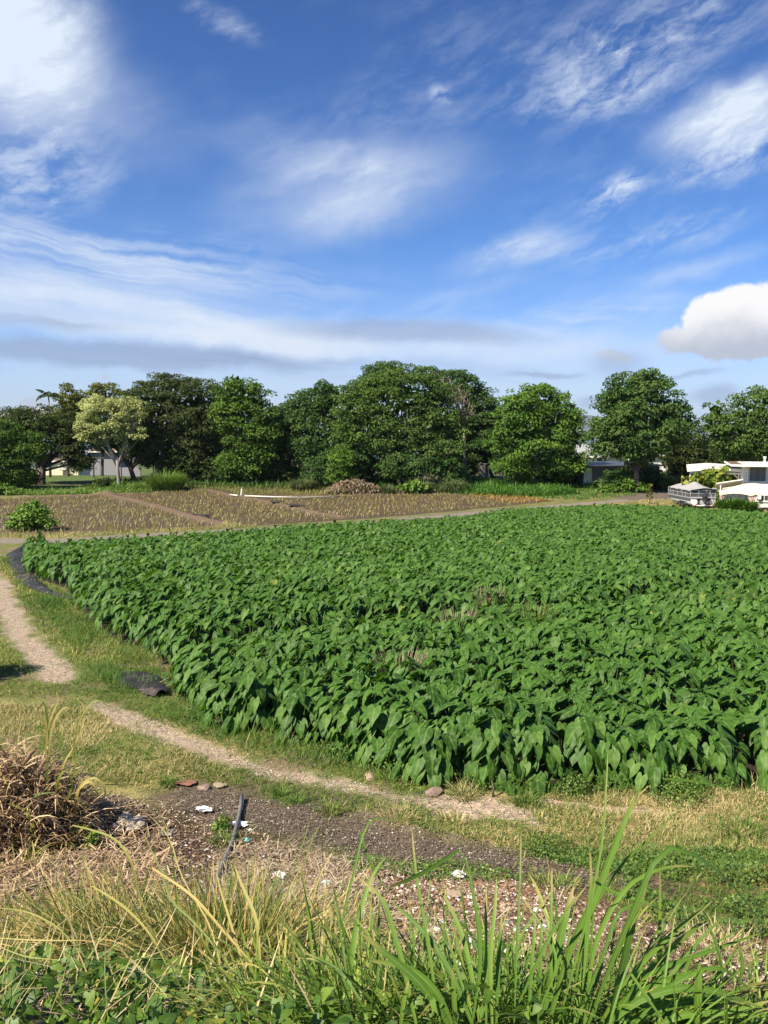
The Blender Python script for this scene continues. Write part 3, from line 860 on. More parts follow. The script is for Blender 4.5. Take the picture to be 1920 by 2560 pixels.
def unit(m):
    v = rng.normal(0, 1, (m, 3)); return v / np.linalg.norm(v, axis=1, keepdims=True)
LT = np.array([(0, 0, 0), (-.27, .45, .05), (0, 1, -.12), (.27, .45, .05)])
LTF = [(0, 3, 2, 1)]
def leaf_cloud(centres, rc, nper, size, droop=.35, wid=1.0, vclump=None, shell=.75):
    """leaves spread over many small leaf clumps"""
    m = len(centres)
    nper = np.asarray(np.broadcast_to(nper, (m,))).astype(int)
    idx = np.repeat(np.arange(m), nper); n = len(idx)
    u = unit(n); u[:, 2] = np.where(u[:, 2] < -.35, -u[:, 2], u[:, 2])
    rr = (shell + (1 - shell) * rng.random(n)) * np.where(rng.random(n) < .2, .5, 1)
    p = centres[idx] + u * (rr * rc[idx])[:, None] * np.array([1.1, 1.1, .55])
    t = np.cross(u, unit(n)); t += u * .45; t[:, 2] -= droop
    Rm = frames(t, u + rng.normal(0, .35, (n, 3)))
    s = size * rng.uniform(.65, 1.3, n)
    V, L, Ct = scatter(LT, LTF, p, Rm, np.stack([s * wid, s, s], 1))
    vb = (vclump if vclump is not None else rng.random(m))[idx]
    v = np.clip(.55 * vb + .45 * rng.random(n), 0, 1)
    return V, L, Ct, {'var': np.repeat(v, 4)}
def lobe_dirs(k):                       # even spread of directions
    i = np.arange(k) + .5
    ph = np.arccos(1 - 2 * i / k); th = math.pi * (1 + 5 ** .5) * i
    return np.stack([np.cos(th) * np.sin(ph), np.sin(th) * np.sin(ph), np.cos(ph)], 1)

def tree(name, label, Yd, base_px, crown, mat, bark=M_bark, leaf=.36, dens=1.0, clump=.95, group=None, cat='tree', trunk_r=.3, seed=0,
         limbs=9, rough_=.28, lean=0.0, deepk=.72, gaps=0.0, show_trunk_z=None, vbias=0.0, wid=1.0, multi=1):
    """crown: list of ellipsoids (cx, cy, rx, ry) measured in the photograph at distance Yd, rebuilt with real depth"""
    global rng
    keep_rng = rng; rng = np.random.default_rng(100 + seed)
    bx, by, _ = at(base_px, 1200, Yd)
    bz = float(G(bx, by)) - .1
    root = empty(name, (bx, by, bz), label, cat, group)
    f = Yd / 1990.0
    C_, RC, NP, VC = [], [], [], []
    ells = []
    for cx, cy, rx, ry in crown:
        px, pyy, pz = at(cx, cy, Yd)
        ells.append((np.array([px, pyy, pz]), np.array([rx * f, max(rx, ry) * f * deepk, ry * f])))
    for c, r in ells:
        area = 4 * math.pi * ((r[0] * r[1]) ** 1.6 / 3 + (r[0] * r[2]) ** 1.6 / 3 + (r[1] * r[2]) ** 1.6 / 3) ** (1 / 1.6)
        k = int(area / (clump ** 2) * .66)
        u = unit(k)
        # second-order lumps: the surface swells and sinks with big bunches
        L_ = lobe_dirs(max(8, int(area / 14))); L_ = L_ + rng.normal(0, .12, L_.shape)
        dd = np.max(u @ (L_ / np.linalg.norm(L_, axis=1, keepdims=True)).T, axis=1)
        sw = np.clip((dd - .82) / .18, -1, 1)
        rad = .85 + .15 * sw - rough_ * .55 + rng.random(k) * rough_ * .85
        rad = np.where(rng.random(k) < .22, rad * .8, rad)
        p = c + u * r * rad[:, None]
        keep = (u[:, 1] < .35) | (rng.random(k) < .45)
        keep &= rng.random(k) > gaps
        for c2, r2 in ells:
            if c2 is c: continue
            keep &= ~((((p - c2) / (r2 * .8)) ** 2).sum(1) < 1)
        keep &= p[:, 2] > bz + .3
        C_.append(p[keep]); kk = keep.sum()
        RC.append(clump * rng.uniform(.55, 1.4, kk)); NP.append(np.full(kk, 1.0)); VC.append(np.clip(rng.normal(.5 + vbias + .12 * sw[keep], .24), 0, 1))
    Cn = np.concatenate(C_) - np.array([bx, by, bz]); Rc = np.concatenate(RC); Vc = np.concatenate(VC)
    npl = (dens * 30 * (Rc / leaf) ** 2 / (0.95 / .36) ** 2 * 2.1).astype(int) + 6
    parts = [leaf_cloud(Cn, Rc, npl, leaf, vclump=Vc, wid=wid)]
    # inner foliage that closes the crown
    for c, r in ells:
        kin = int(np.prod(r) ** (2 / 3) * 26 * (1 - gaps))
        u = unit(kin); p = c + u * r * (rng.random(kin) ** .5 * .74)[:, None] - np.array([bx, by, bz])
        p = p[p[:, 2] > .6]
        V, L, Ct = scatter(LT * [1.6, 1, 1], LTF, p, frames(unit(len(p)), unit(len(p))), rng.uniform(.5, 1.0, len(p)))
        parts.append((V, L, Ct, {'var': np.repeat(rng.random(len(p)) * .6, 4)}))
    V, L, Ct, A = join(parts)
    link('crown', mesh_np('crown', V, L, Ct, A), mat, root)
    # trunk, dividing into limbs that reach into each part of the crown
    mb = MB(); top = max(e[0][2] + e[1][2] for e in ells) - bz
    cen = np.mean([e[0] for e in ells], 0) - np.array([bx, by, bz])
    fork = cen[2] * .42
    for t_ in range(multi):
        off = np.array([math.cos(t_ * 2.1), math.sin(t_ * 2.1), 0]) * trunk_r * (1.1 if multi > 1 else 0)
        p0 = off; p1 = off * 2 + np.array([cen[0] * .18 + lean, cen[1] * .1, fork * .55]); p2 = off * 3 + np.array([cen[0] * .4 + lean * 1.5, cen[1] * .3, fork])
        mb.tube([p0 - [0, 0, .2], p0 + [0, 0, .35], p1, p2], [trunk_r * 1.5, trunk_r, trunk_r * .82, trunk_r * .7], 9)
    for i in range(limbs):
        e = ells[i % len(ells)]
        u = unit(1)[0]; u[2] = abs(u[2]) * .8
        tgt = e[0] + u * e[1] * .72 - np.array([bx, by, bz])
        st = p2 * rng.uniform(.7, 1.0)
        m1 = st * .55 + tgt * .45 + rng.normal(0, .06, 3) * e[1].min()
        m2 = st * .2 + tgt * .8 + rng.normal(0, .05, 3) * e[1].min()
        r0 = trunk_r * rng.uniform(.38, .6)
        mb.tube([st, m1, m2, tgt], [r0, r0 * .65, r0 * .35, .03], 6)
        for _ in range(3):
            a = m1 if rng.random() < .5 else m2
            sc_ = min(1, e[1].min() / 4); mb.tube([a, a + rng.normal(0, .7, 3) * sc_ + [0, 0, .3 * sc_], a + rng.normal(0, 1.1, 3) * sc_], [r0 * .3, r0 * .18, .02], 5)
    mb.build('trunk', bark, root, smooth=True)
    rng = keep_rng
    return root

far_ = 'trees along the far edge of the field'
tree('tree', 'low bright green tree at the far left edge of the tree line', 100, 45, [(5, 1120, 70, 70), (45, 1165, 50, 50), (-40, 1150, 60, 70), (78, 1115, 32, 42)], F_bright, clump=.8, leaf=.34, group=far_, seed=1, trunk_r=.2)
tree('tree', 'dull olive tree with a thick dark trunk on the mown lawn', 108, 104,
     [(110, 1075, 85, 62), (60, 1075, 60, 48), (175, 1100, 52, 62), (198, 1150, 36, 38), (30, 1060, 40, 36)], F_olive, clump=.85, leaf=.3, group=far_, seed=2, trunk_r=.5, limbs=14)
tree('tree', 'yellow green crown rising behind the olive tree, beside the palm', 128, 170, [(175, 1006, 36, 42), (165, 1050, 40, 40)], F_yel, clump=.8, group=far_, seed=3)
tree('tree', 'low yellow green crown showing above the cream blossom tree', 130, 255, [(258, 1000, 50, 42), (220, 1020, 30, 36), (310, 1020, 38, 44)], F_yel, clump=.8, group=far_, seed=4, vbias=-.15)
tree('blossom_tree', 'tree covered in pale cream blossom with a leaning grey trunk', 106, 297,
     [(250, 1035, 58, 45), (320, 1030, 42, 42), (228, 1075, 38, 32), (285, 1065, 50, 36), (345, 1090, 22, 22)], F_cream, bark=M_barkp, clump=.55, leaf=.24, dens=1.0, group=far_, seed=5, trunk_r=.26, gaps=.32, vbias=.08, limbs=7)
tree('tree', 'shaded green tree directly behind and right of the blossom tree trunk', 113, 335, [(350, 1115, 46, 38), (300, 1095, 48, 34), (375, 1140, 30, 26), (250, 1085, 44, 30), (262, 1112, 34, 20)], F_mid2, clump=.8, leaf=.32, group=far_, seed=23, trunk_r=.4, limbs=10)
tree('tree', 'broad dull olive brown tree standing behind the light green cane clump', 112, 440,
     [(430, 1020, 105, 78), (500, 1040, 72, 92), (370, 1070, 66, 80), (450, 1120, 95, 70), (540, 1140, 50, 55), (375, 1000, 55, 40)], F_olive, clump=.95, leaf=.32, group=far_, seed=6, trunk_r=.4, dens=1.05, vbias=.06)
tree('tree', 'tall narrow bright green tree right of the broad olive tree', 108, 620,
     [(585, 975, 42, 42), (618, 1010, 62, 50), (628, 1070, 66, 62), (640, 1130, 58, 50), (570, 1040, 36, 50), (672, 1080, 35, 55), (600, 1160, 60, 40)], F_bright, clump=.9, leaf=.4, group=far_, seed=7, trunk_r=.35, rough_=.4)
tree('tree', 'small dark tree filling the gap right of the tall narrow bright tree', 114, 700, [(705, 1070, 40, 60), (700, 1140, 50, 60)], F_mid2, group=far_, seed=8)
tree('tree', 'rounded green tree with reddish tips left of the biggest central tree', 110, 790,
     [(800, 1015, 62, 58), (760, 1030, 48, 50), (825, 990, 32, 36), (770, 1100, 72, 66), (840, 1075, 56, 70), (720, 1060, 30, 44)], F_mid2, clump=.9, leaf=.36, group=far_, seed=9, rough_=.38, trunk_r=.3)
tree('tree', 'dark crown peeking up behind the biggest central tree', 124, 930, [(960, 945, 55, 42), (915, 975, 42, 42)], F_mid2, group=far_, seed=10, clump=.85)
tree('tree', 'biggest central tree, wide layered green crown reaching almost to the ground', 106, 1000,
     [(990, 985, 100, 70), (900, 1020, 62, 62), (1060, 1040, 78, 66), (950, 1070, 100, 72), (1040, 1110, 90, 60), (900, 1130, 56, 56), (1110, 1090, 50, 58), (880, 1090, 45, 60), (1090, 985, 34, 36)],
     F_mid, clump=.95, leaf=.36, group=far_, seed=11, trunk_r=.45, limbs=16, rough_=.4, vbias=.04)
tree('tree', 'dark tree behind and right of the biggest central tree, with feathery top', 118, 1150,
     [(1135, 975, 62, 48), (1190, 990, 42, 45), (1175, 1060, 70, 66), (1150, 1110, 70, 70), (1215, 1040, 34, 50), (1080, 950, 50, 30)], F_mid2, clump=.85, leaf=.34, group=far_, seed=12, rough_=.4)
tree('mango_tree', 'bright green round mango tree standing beside the concrete hut', 104, 1335,
     [(1330, 1020, 82, 58), (1400, 1045, 52, 55), (1290, 1060, 55, 60), (1345, 1090, 92, 62), (1420, 1080, 42, 46), (1400, 1160, 58, 42), (1300, 1150, 66, 56), (1252, 1095, 30, 36), (1270, 1150, 30, 40)],
     F_mango, clump=.95, leaf=.38, group=far_, seed=13, trunk_r=.4, rough_=.30)
tree('mango_tree', 'tall domed mango tree with darker brownish foliage overhanging the grey shed', 98, 1590,
     [(1600, 995, 92, 64), (1535, 1050, 64, 66), (1660, 1050, 74, 60), (1600, 1070, 110, 64), (1520, 1110, 52, 42), (1690, 1075, 46, 40), (1590, 1130, 70, 36), (1560, 1000, 60, 55)],
     F_mangod, clump=.92, leaf=.38, group=far_, seed=14, trunk_r=.45, limbs=14, rough_=.30)
tree('tree', 'small dark tree in the gap left of the right-hand edge tree, behind the carport', 108, 1725, [(1720, 1120, 52, 40), (1685, 1160, 36, 36), (1745, 1160, 48, 34)], F_olive, group=far_, seed=15, clump=.8, vbias=.1)
tree('mango_tree', 'green tree cut by the right edge of the view, rising behind the white house', 100, 1860,
     [(1890, 1050, 78, 68), (1800, 1075, 42, 58), (1960, 1020, 80, 75), (1850, 1110, 78, 48), (1930, 1110, 70, 50), (1790, 1030, 28, 26)], F_mid, clump=.92, leaf=.36, group=far_, seed=16, trunk_r=.4, rough_=.34, gaps=.05)
tree('tree', 'low dark scrub tree under the big central tree, left of its trunk', 104, 850, [(850, 1160, 60, 42), (790, 1180, 40, 30)], F_mid2, group=far_, seed=17, clump=.7, trunk_r=.12)
tree('tree', 'low grey green scrub tree under the right side of the central tree', 103, 1100, [(1010, 1165, 60, 36), (1105, 1150, 48, 50), (1135, 1182, 34, 30)], F_mid2, group=far_, seed=18, clump=.7, trunk_r=.12, vbias=.1)
tree('tree', 'deep green background tree closing the gap behind the bright narrow tree', 124, 560, [(560, 1090, 90, 90), (650, 1120, 90, 80)], F_olive, group=far_, seed=19, clump=1.2, dens=.7)
tree('tree', 'deep green background tree behind the concrete hut', 124, 1230, [(1230, 1110, 70, 80), (1180, 1150, 60, 50)], F_olive, group=far_, seed=20, clump=1.2, dens=.7)
tree('tree', 'dark background tree seen behind the carport roof', 112, 1800, [(1800, 1150, 60, 36), (1700, 1180, 40, 30), (1880, 1150, 60, 34)], F_olive, group=far_, seed=21, clump=1.0, dens=.8)
tree('tree', 'dark background tree behind the far left house roofs', 150, 20, [(40, 1070, 50, 30), (10, 1090, 60, 50)], F_olive, group=far_, seed=22, clump=1.2, dens=.7)

for i_, (px_, py_, rx_, ry_, yy_, lb_) in enumerate([(470, 1175, 90, 38, 110.5, 'dark low thicket under the broad olive tree'), (600, 1185, 80, 34, 111, 'dark low thicket under the tall narrow bright tree'),
        (700, 1190, 70, 34, 110, 'dark thicket behind the lone grey green grass clump'), (960, 1180, 90, 40, 108, 'dark thicket behind the pile of dry leaves'), (1150, 1170, 40, 44, 119, 'dark thicket left of the concrete hut'),
        (1335, 1185, 75, 34, 109, 'dark thicket below the bright mango tree'), (1430, 1180, 40, 30, 110, 'dark thicket at the left end of the grey shed'), (1575, 1200, 85, 34, 103.5, 'shaded creepers against the grey shed wall'),
        (30, 1195, 60, 26, 104, 'dark thicket under the bright green tree at the far left')]):
    tree('thicket', lb_, yy_, px_, [(px_, py_, rx_, ry_), (px_ + rx_ * .5, py_ + 6, rx_ * .6, ry_ * .8)], F_mid2 if i_ % 2 else F_olive, clump=.8, leaf=.34, dens=.7, group='thickets at the foot of the far trees', seed=60 + i_, trunk_r=.1, limbs=4, cat='thicket', deepk=.5)

# bare dead branches standing out of the crown right of the central tree
mb = MB(); cx, cy, cz = at(1160, 1060, 112.5)
M_dead = plain('dead_wood', (.30, .24, .18), .85, .15, sc=6, var=.25)
tips = [(1085, 935), (1100, 945), (1112, 958), (1125, 950), (1130, 975), (1145, 968), (1150, 990), (1165, 985), (1110, 985), (1175, 1005), (1095, 965), (1140, 1005), (1185, 1015), (1128, 1010)]
for tx, ty in tips:
    a = np.array(at(1160 + rng.normal(0, 6), 1062, 112.5)); b = np.array(at(tx, ty, 108.5 + rng.normal(0, .6)))
    m = a * .45 + b * .55 + [rng.normal(0, .25), -1.2, rng.normal(0, .25)]
    mb.tube([a, m, b], [.07, .05, .03], 5)
    for _ in range(7):
        s = m * (1 - (q := rng.uniform(0, .95))) + b * q
        mb.tube([s, s + rng.normal(0, .35, 3) + (b - m) * .12, s + rng.normal(0, .55, 3) + (b - m) * .25], [.03, .024, .014], 4)
gx0, gy0, gz0 = 8.9 * 1.2, 112.5, float(G(11, 112.5))
mb.tube([(cx + .3, cy + .4, gz0 - .2), (cx + .15, cy + .2, (gz0 + cz) / 2), (cx, cy, cz)], [.28, .2, .13], 7)
o = mb.build('dead_tree', M_dead, smooth=True)
tag(o, 'bare pale dead branches leaning out of the crown right of the biggest central tree', 'dead tree')
# grey limbs visible in the central tree
mb = MB()
P_ = lambda a, b, Y=98.3: np.array(at(a, b, Y))
# palm
def palm(px, py, Yd):
    bx, by, tz = at(px, py, Yd); bz = float(G(bx, by))
    root = empty('palm_tree', (bx, by, bz), 'thin coconut palm with ragged drooping fronds at the left of the tree line', 'palm')
    h = tz - bz; mb = MB()
    mb.tube([(0, 0, -.2), (.1, 0, h * .4), (.25, 0, h * .8), (.2, 0, h)], [.22, .16, .13, .12], 8)
    mb.build('trunk', M_barkp, root, smooth=True)
    for i in range(11):
        a = i * 2 * math.pi / 11 + rng.normal(0, .15); Ln = rng.uniform(2.2, 2.9); th0 = rng.uniform(.3, 1.3)
        s = np.linspace(0, 1, 16); th = th0 + s * rng.uniform(1.1, 1.6)
        r = np.cumsum(np.sin(th)) * Ln / 16; z_ = np.cumsum(np.cos(th)) * Ln / 16 + h
        pts = np.stack([.2 + np.cos(a) * r, np.sin(a) * r, z_], 1)
        n = 60; t = rng.uniform(.08, 1, n); pp = np.stack([np.interp(t, s, pts[:, k]) for k in range(3)], 1)
        side = np.array([-math.sin(a), math.cos(a), 0]) * np.where(np.arange(n) % 2, 1, -1)[:, None]
        td = side + np.array([math.cos(a), math.sin(a), 0]) * .5 + np.array([0, 0, -.7])
        V, L, Ct = scatter(LT * [.6, 1, 1], LTF, pp, frames(td, np.tile([[0, 0, 1.]], (n, 1)) + rng.normal(0, .2, (n, 3))), .62 * np.sin(np.pi * (.15 + .8 * t)))
        mf = MB(); mf.tube(list(pts), list(np.linspace(.035, .01, 16)), 4); lp, ct = quadset(mf.f)
        V2, L2, C2, A2 = join([(V, L, Ct, {'var': np.repeat(rng.random(n) * .7, 4)}), (np.array(mf.v), lp, ct, {'var': np.full(len(mf.v), .6)})])
        link('frond', mesh_np('frond', V2, L2, C2, A2), F_olive, root)
palm(118, 990, 124)

# shrubs, cane clumps and tufts that stand out along the far side
def shrub(name, label, ells_px, Yd, mat, leaf=.22, clump=.35, group=None, cat='shrub', seed=0, dens=1.0, gaps=.0, wid=1.3, base_z=None):
    return tree(name, label, Yd, ells_px[0][0], ells_px, mat, leaf=leaf, clump=clump, group=group, cat=cat, seed=seed, trunk_r=.05, limbs=8, dens=dens, rough_=.3, gaps=gaps, wid=wid, deepk=.9, multi=3)
shrub('shrub', 'round dense shrub with glossy leaves beside the dirt road at the left', [(85, 1296, 48, 34), (62, 1308, 38, 26), (112, 1308, 34, 26), (84, 1275, 26, 20)], 56.0, F_shrub, leaf=.26, clump=.36, seed=30, dens=.8, gaps=.12)
shrub('shrub', 'low creeping bush at the far left end of the mud field', [(15, 1228, 26, 11), (-15, 1224, 30, 16), (45, 1234, 16, 6)], 95, F_shrub, leaf=.3, clump=.5, seed=31)
shrub('fruit_tree', 'small tree with large yellow green leaves between the boat and the carport', [(1782, 1196, 36, 26), (1795, 1222, 44, 30), (1750, 1206, 30, 18), (1822, 1190, 24, 18), (1790, 1240, 34, 20)], 83, F_shrub2, leaf=.5, clump=.6, seed=32, cat='tree', dens=.9, gaps=.12, wid=1.7)
shrub('bush', 'leafy green bush growing against the grey shed wall', [(1565, 1212, 24, 22), (1590, 1222, 26, 14), (1520, 1224, 22, 12)], 98.5, F_mango, leaf=.3, clump=.45, seed=34)
shrub('bush', 'small dark bush under the blossom tree at the edge of the lawn', [(258, 1207, 16, 10), (250, 1213, 12, 6)], 103, F_olive, leaf=.25, clump=.35, seed=35)
shrub('bush', 'dense upright green bush left of the pile of dry leaves', [(855, 1155, 30, 38), (850, 1185, 32, 22)], 101.5, F_mango, leaf=.25, clump=.45, seed=36)
shrub('bush', 'broad leaved plant right of the pile of dry leaves', [(1040, 1218, 22, 12), (1015, 1224, 14, 8)], 97.5, F_shrub, leaf=.5, clump=.5, seed=37, dens=.6, wid=1.8)
M_cane = leafmat('cane', [(0, (.06, .13, .02)), (.5, (.13, .22, .035)), (1, (.26, .32, .09))], trans=.25, nsc=.2)
M_droop = leafmat('droopgrass', [(0, (.05, .09, .025)), (.5, (.11, .15, .05)), (1, (.22, .24, .11))], trans=.2, nsc=.2)
M_green = leafmat('weed_green', [(0, (.035, .10, .012)), (.5, (.065, .16, .018)), (1, (.13, .24, .03))], trans=.25, nsc=.2)
def grass_clump(name, label, px, py, Yd, wpx, hpx, mat, n=900, bw=.05, k=(.6, 2.0), group=None, lean=(0.05, .5), cat='grass clump', dpt=.5):
    x0, y0, _ = at(px, py, Yd); f = Yd / 1990; w_ = wpx * f * .5; h = hpx * f
    a = rng.uniform(0, 6.28, n); r = np.sqrt(rng.random(n)) * w_ * .8
    bp = np.stack([np.cos(a) * r, np.sin(a) * r * dpt, np.zeros(n)], 1)
    z0 = float(G(x0, y0)); bp[:, 2] = G(x0 + bp[:, 0], y0 + bp[:, 1]) - z0 - .05
    ed = 1 - .45 * (r / w_)
    Ln = h * ed * rng.uniform(.7, 1.25, n)
    V, L, Ct, A = join([blades(bp, a + rng.normal(0, .8, n), Ln, rng.uniform(*lean, n), rng.uniform(*k, n), bw * rng.uniform(.6, 1.2, n), 4)])
    return tag(link(name, mesh_np(name, V, L, Ct, A), mat, None, (x0, y0, z0)), label, cat, group)
gc = 'tall grass clumps at the foot of the far trees'
grass_clump('cane_clump', 'tall light green cane clump in front of the broad olive tree', 415, 1212, 101, 100, 62, M_cane, 1700, .07, (.5, 1.6), gc)
grass_clump('cane_clump', 'low light green cane tuft left of the tallest cane clump', 362, 1216, 100, 55, 32, M_cane, 500, .06, (.5, 1.6), gc)
grass_clump('grass_clump', 'grey green grass clump standing alone left of the pile of dry leaves', 757, 1204, 101, 62, 46, M_droop, 800, .07, (.9, 2.2), gc)
grass_clump('grass_clump', 'drooping grass clump just right of the pile of dry leaves', 1050, 1212, 98.5, 80, 44, M_droop, 1000, .07, (1.2, 2.6), gc)
grass_clump('grass_clump', 'feathery drooping grass clump nearest the concrete hut', 1135, 1208, 98.5, 46, 56, M_droop, 800, .07, (1.2, 2.6), gc)
grass_clump('grass_clump', 'dry stalky weeds at the right end of the pile of dry leaves', 970, 1228, 97, 40, 30, M_droop, 380, .05, (.4, 1.4), gc)
grass_clump('grass_clump', 'tall pale grass clump at the right end of the grey shed', 1682, 1215, 101, 66, 50, M_droop, 1100, .07, (.6, 1.8), gc)
grass_clump('bush', 'strappy green bush in front of the canopy, beside the boat', 1822, 1270, 75.0, 54, 50, M_green, 1200, .06, (.5, 1.9), None, cat='bush')
grass_clump('bush', 'strappy green bush in front of the house wall at the right', 1862, 1270, 74.8, 66, 44, M_green, 1200, .06, (.5, 1.9), None, cat='bush')
# ti plant
tx, ty, _ = at(1624, 1250, 84); tz = float(G(tx, ty))
root = empty('ti_plant', (tx, ty, tz), 'young yellow leaved ti plant by the end of the dirt road', 'plant')
mb = MB(); mb.tube([(0, 0, -.1), (.03, 0, .7), (-.02, 0, 1.7)], [.04, .035, .02], 6)
mb.tube([(.02, 0, .3), (.2, .05, .9)], [.03, .02], 6); mb.tube([(.02, 0, .4), (-.2, .05, 1.0)], [.03, .02], 6)
mb.build('stem', M_bark, root, smooth=True)
P0, AZ = [], []
for hz, xo in ((.75, -.2), (.65, .25), (.95, .2), (1.1, -.15), (1.3, .12), (1.5, -.05), (1.72, 0), (1.95, 0)):
    for i in range(11): P0.append((xo + rng.normal(0, .05), rng.normal(0, .08), hz * .98 + rng.normal(0, .04))); AZ.append(rng.uniform(0, 6.28))
n = len(P0)
V, L, Ct, A = join([blades(np.array(P0), np.array(AZ), rng.uniform(.3, .55, n), rng.uniform(.4, 1.1, n), rng.uniform(.4, 1.4, n), .12, 4, fold=.2)])
link('foliage', mesh_np('foliage', V, L, Ct, A), F_ti, root)
# weedy green band and ground scrub beyond the mud field
def scatter_grass(name, label, poly, n, hmin, hmax, w, mat, kind='stuff', maskf=None, lean=(.05, .8), k=(.3, 1.8), cat='grass', nseg=2, th=None, extra=None, clump=0.0):
    xs = [p[0] for p in poly]; ys = [p[1] for p in poly]
    a = rng.uniform(min(xs), max(xs), n * 3); b = rng.uniform(min(ys), max(ys), n * 3)
    ok = in_poly(a, b, poly)
    if clump: ok &= vnoise(a * clump, b * clump, 71, 2) + rng.normal(0, .08, len(a)) > .48
    if maskf is not None: ok &= maskf(a, b)
    a, b = a[ok][:n], b[ok][:n]; m = len(a)
    if not m: return
    bp = np.stack([a, b, G(a, b) - .01], 1)
    Ln = rng.uniform(hmin, hmax, m) * (.6 + .8 * vnoise(a * 1.3, b * 1.3, 72, 2))
    v = np.clip(rng.normal(.45, .22, m) + (vnoise(a * .6, b * .6, 73, 2) - .5) * .8, 0, 1)
    V, L, Ct, A = join([blades(bp, rng.uniform(0, 6.28, m), Ln, rng.uniform(*lean, m), rng.uniform(*k, m), w * rng.uniform(.6, 1.3, m), nseg, var=v)])
    return tag(link(name, mesh_np(name, V, L, Ct, A), mat), label, cat, kind=kind)
band = gl([(1090, 1232), (1200, 1236), (1330, 1245), (1450, 1250), (1590, 1240), (1600, 1222), (1480, 1212), (1250, 1196), (1150, 1205)])
scatter_grass('green_weeds', 'thick green weeds between the mud field and the mango trees', gl([(1090, 1232), (1200, 1238), (1300, 1243), (1450, 1236), (1400, 1222), (1250, 1210), (1150, 1205)]), 12000, .5, 1.2, .10, M_green)
scatter_grass('green_weeds', 'low green weeds along the far right verge', band, 9000, .15, .45, .08, M_green)
scatter_grass('bank_grass', 'green grass on the low bank left of the mud field', gl([(60, 1242), (230, 1238), (340, 1234), (450, 1222), (520, 1203), (440, 1196), (300, 1206), (200, 1220), (40, 1226)]), 14000, .25, .8, .09, M_cane)
scatter_grass('undergrowth', 'dark undergrowth at the foot of the far trees', [(-40, 112), (40, 112), (40, 103.5), (12, 101.5), (-14, 103), (-40, 107)], 9000, .3, 1.2, .16, F_mid2)

# ------------------------------------------------------------------ dry leaf pile, pipe, posts and rubbish by the mud field
M_straw = leafmat('dry_leaf', [(0, (.16, .11, .07)), (.5, (.36, .27, .17)), (1, (.56, .46, .32))], rough=.7, spec=.2, trans=.1, tcol=(1.1, 1, .8), nsc=.5)
px0, py0, _ = at(885, 1228, 97.5); pz0 = float(G(px0, py0))
n = 2600; a = rng.uniform(-1, 1, n); b = rng.uniform(-1, 1, n); ok = a * a + b * b < 1; a, b = a[ok], b[ok]; n = len(a)
hgt_ = 1.55 * np.clip(1 - (a * a + b * b), 0, 1) ** .8 * (.65 + .5 * vnoise(a * 3 + 5, b * 3, 81))
bp = np.stack([a * 3.6, b * 1.7, hgt_ * rng.uniform(.75, 1.05, n)], 1)
V, L, Ct, A = join([blades(bp, rng.uniform(0, 6.28, n), rng.uniform(.3, .9, n), rng.uniform(.8, 1.5, n), rng.uniform(.3, 1.6, n), rng.uniform(.06, .16, n), 3)])
tag(link('leaf_pile', mesh_np('leaf_pile', V, L, Ct, A), M_straw, None, (px0, py0, pz0)), 'long pile of dry tan leaves at the far edge of the mud field', 'leaf pile')
M_pvc = plain('white_pvc', (.74, .72, .62), .45, .4, var=.08)
M_pvcg = plain('weathered_pipe', (.36, .33, .27), .7, .2, var=.15)
def gp(px, py, lift=0.0):
    a, b = ground(px, py, lift); return (a, b, float(G(a, b)) + lift)
mb = MB(); mb.tube([gp(612, 1241, .35), gp(680, 1242, .35), gp(752, 1243, .33)], .065, 8); tag(mb.build('pipe', M_pvc, smooth=True), 'long white plastic pipe lying across the mud field', 'pipe')
mb = MB(); mb.tube([gp(754, 1243, .3), gp(800, 1242, .26), gp(850, 1241, .22)], .055, 8); tag(mb.build('pipe', M_pvcg, smooth=True), 'weathered grey pipe continuing the white pipe to the right', 'pipe')
mb = MB(); mb.tube([gp(575, 1238, .2), gp(594, 1241, .2)], .07, 8); tag(mb.build('pipe', M_pvc, smooth=True), 'short white pipe stub left of the upright white post', 'pipe')
a = gp(602, 1243); mb = MB(); mb.bar((a[0], a[1], a[2] - .1), (a[0] + .12, a[1], a[2] + .75), .15, .1); tag(mb.build('post', M_pvc, bevel=.01), 'short upright white post at the left end of the long pipe', 'post')
def rag(name, label, px, py, size, mat, cat, lift=.03, seed=0, flat=.35, stretch=1.0, rz=0.0):
    """crumpled sheet: a subdivided patch folded by noise"""
    r_ = np.random.default_rng(seed); N = 12
    u, v = np.meshgrid(np.linspace(-1, 1, N), np.linspace(-1, 1, N)); u = u.ravel(); v = v.ravel()
    mx_ = np.maximum(np.abs(u), np.abs(v)); l2 = np.hypot(u, v) + 1e-9; an = np.arctan2(v, u)
    u, v = u * mx_ / l2, v * mx_ / l2                      # square patch pulled into a ragged disc
    rr = .45 + 1.0 * vnoise(np.cos(an) * 1.9 + 7, np.sin(an) * 1.9 + seed, seed, 3)
    h_ = vnoise(u * 2.2 + seed, v * 2.2, seed + 1, 3)
    Vv = np.stack([u * rr * size * stretch + (vnoise(u * 3, v * 3, seed + 2) - .5) * size * .5, v * rr * size + (vnoise(u * 3, v * 3, seed + 3) - .5) * size * .5, h_ * size * flat * 2 * (1 - .55 * np.maximum(abs(u), abs(v)))], 1)
    i = (np.arange(N - 1)[:, None] * N + np.arange(N - 1)[None]).ravel()
    top = np.stack([i, i + 1, i + 1 + N, i + N], 1)
    Vb = Vv.copy(); Vb[:, 2] -= size * .06
    nq = N * N
    bot = top[:, ::-1] + nq
    V2 = np.concatenate([Vv, Vb]); F2 = np.concatenate([top, bot])
    a, b = ground(px, py)
    o = link(name, mesh_np(name, V2, F2.ravel(), np.full(len(F2), 4)), mat, None, (a, b, float(G(a, b)) + lift), rz)
    return tag(o, label, cat)
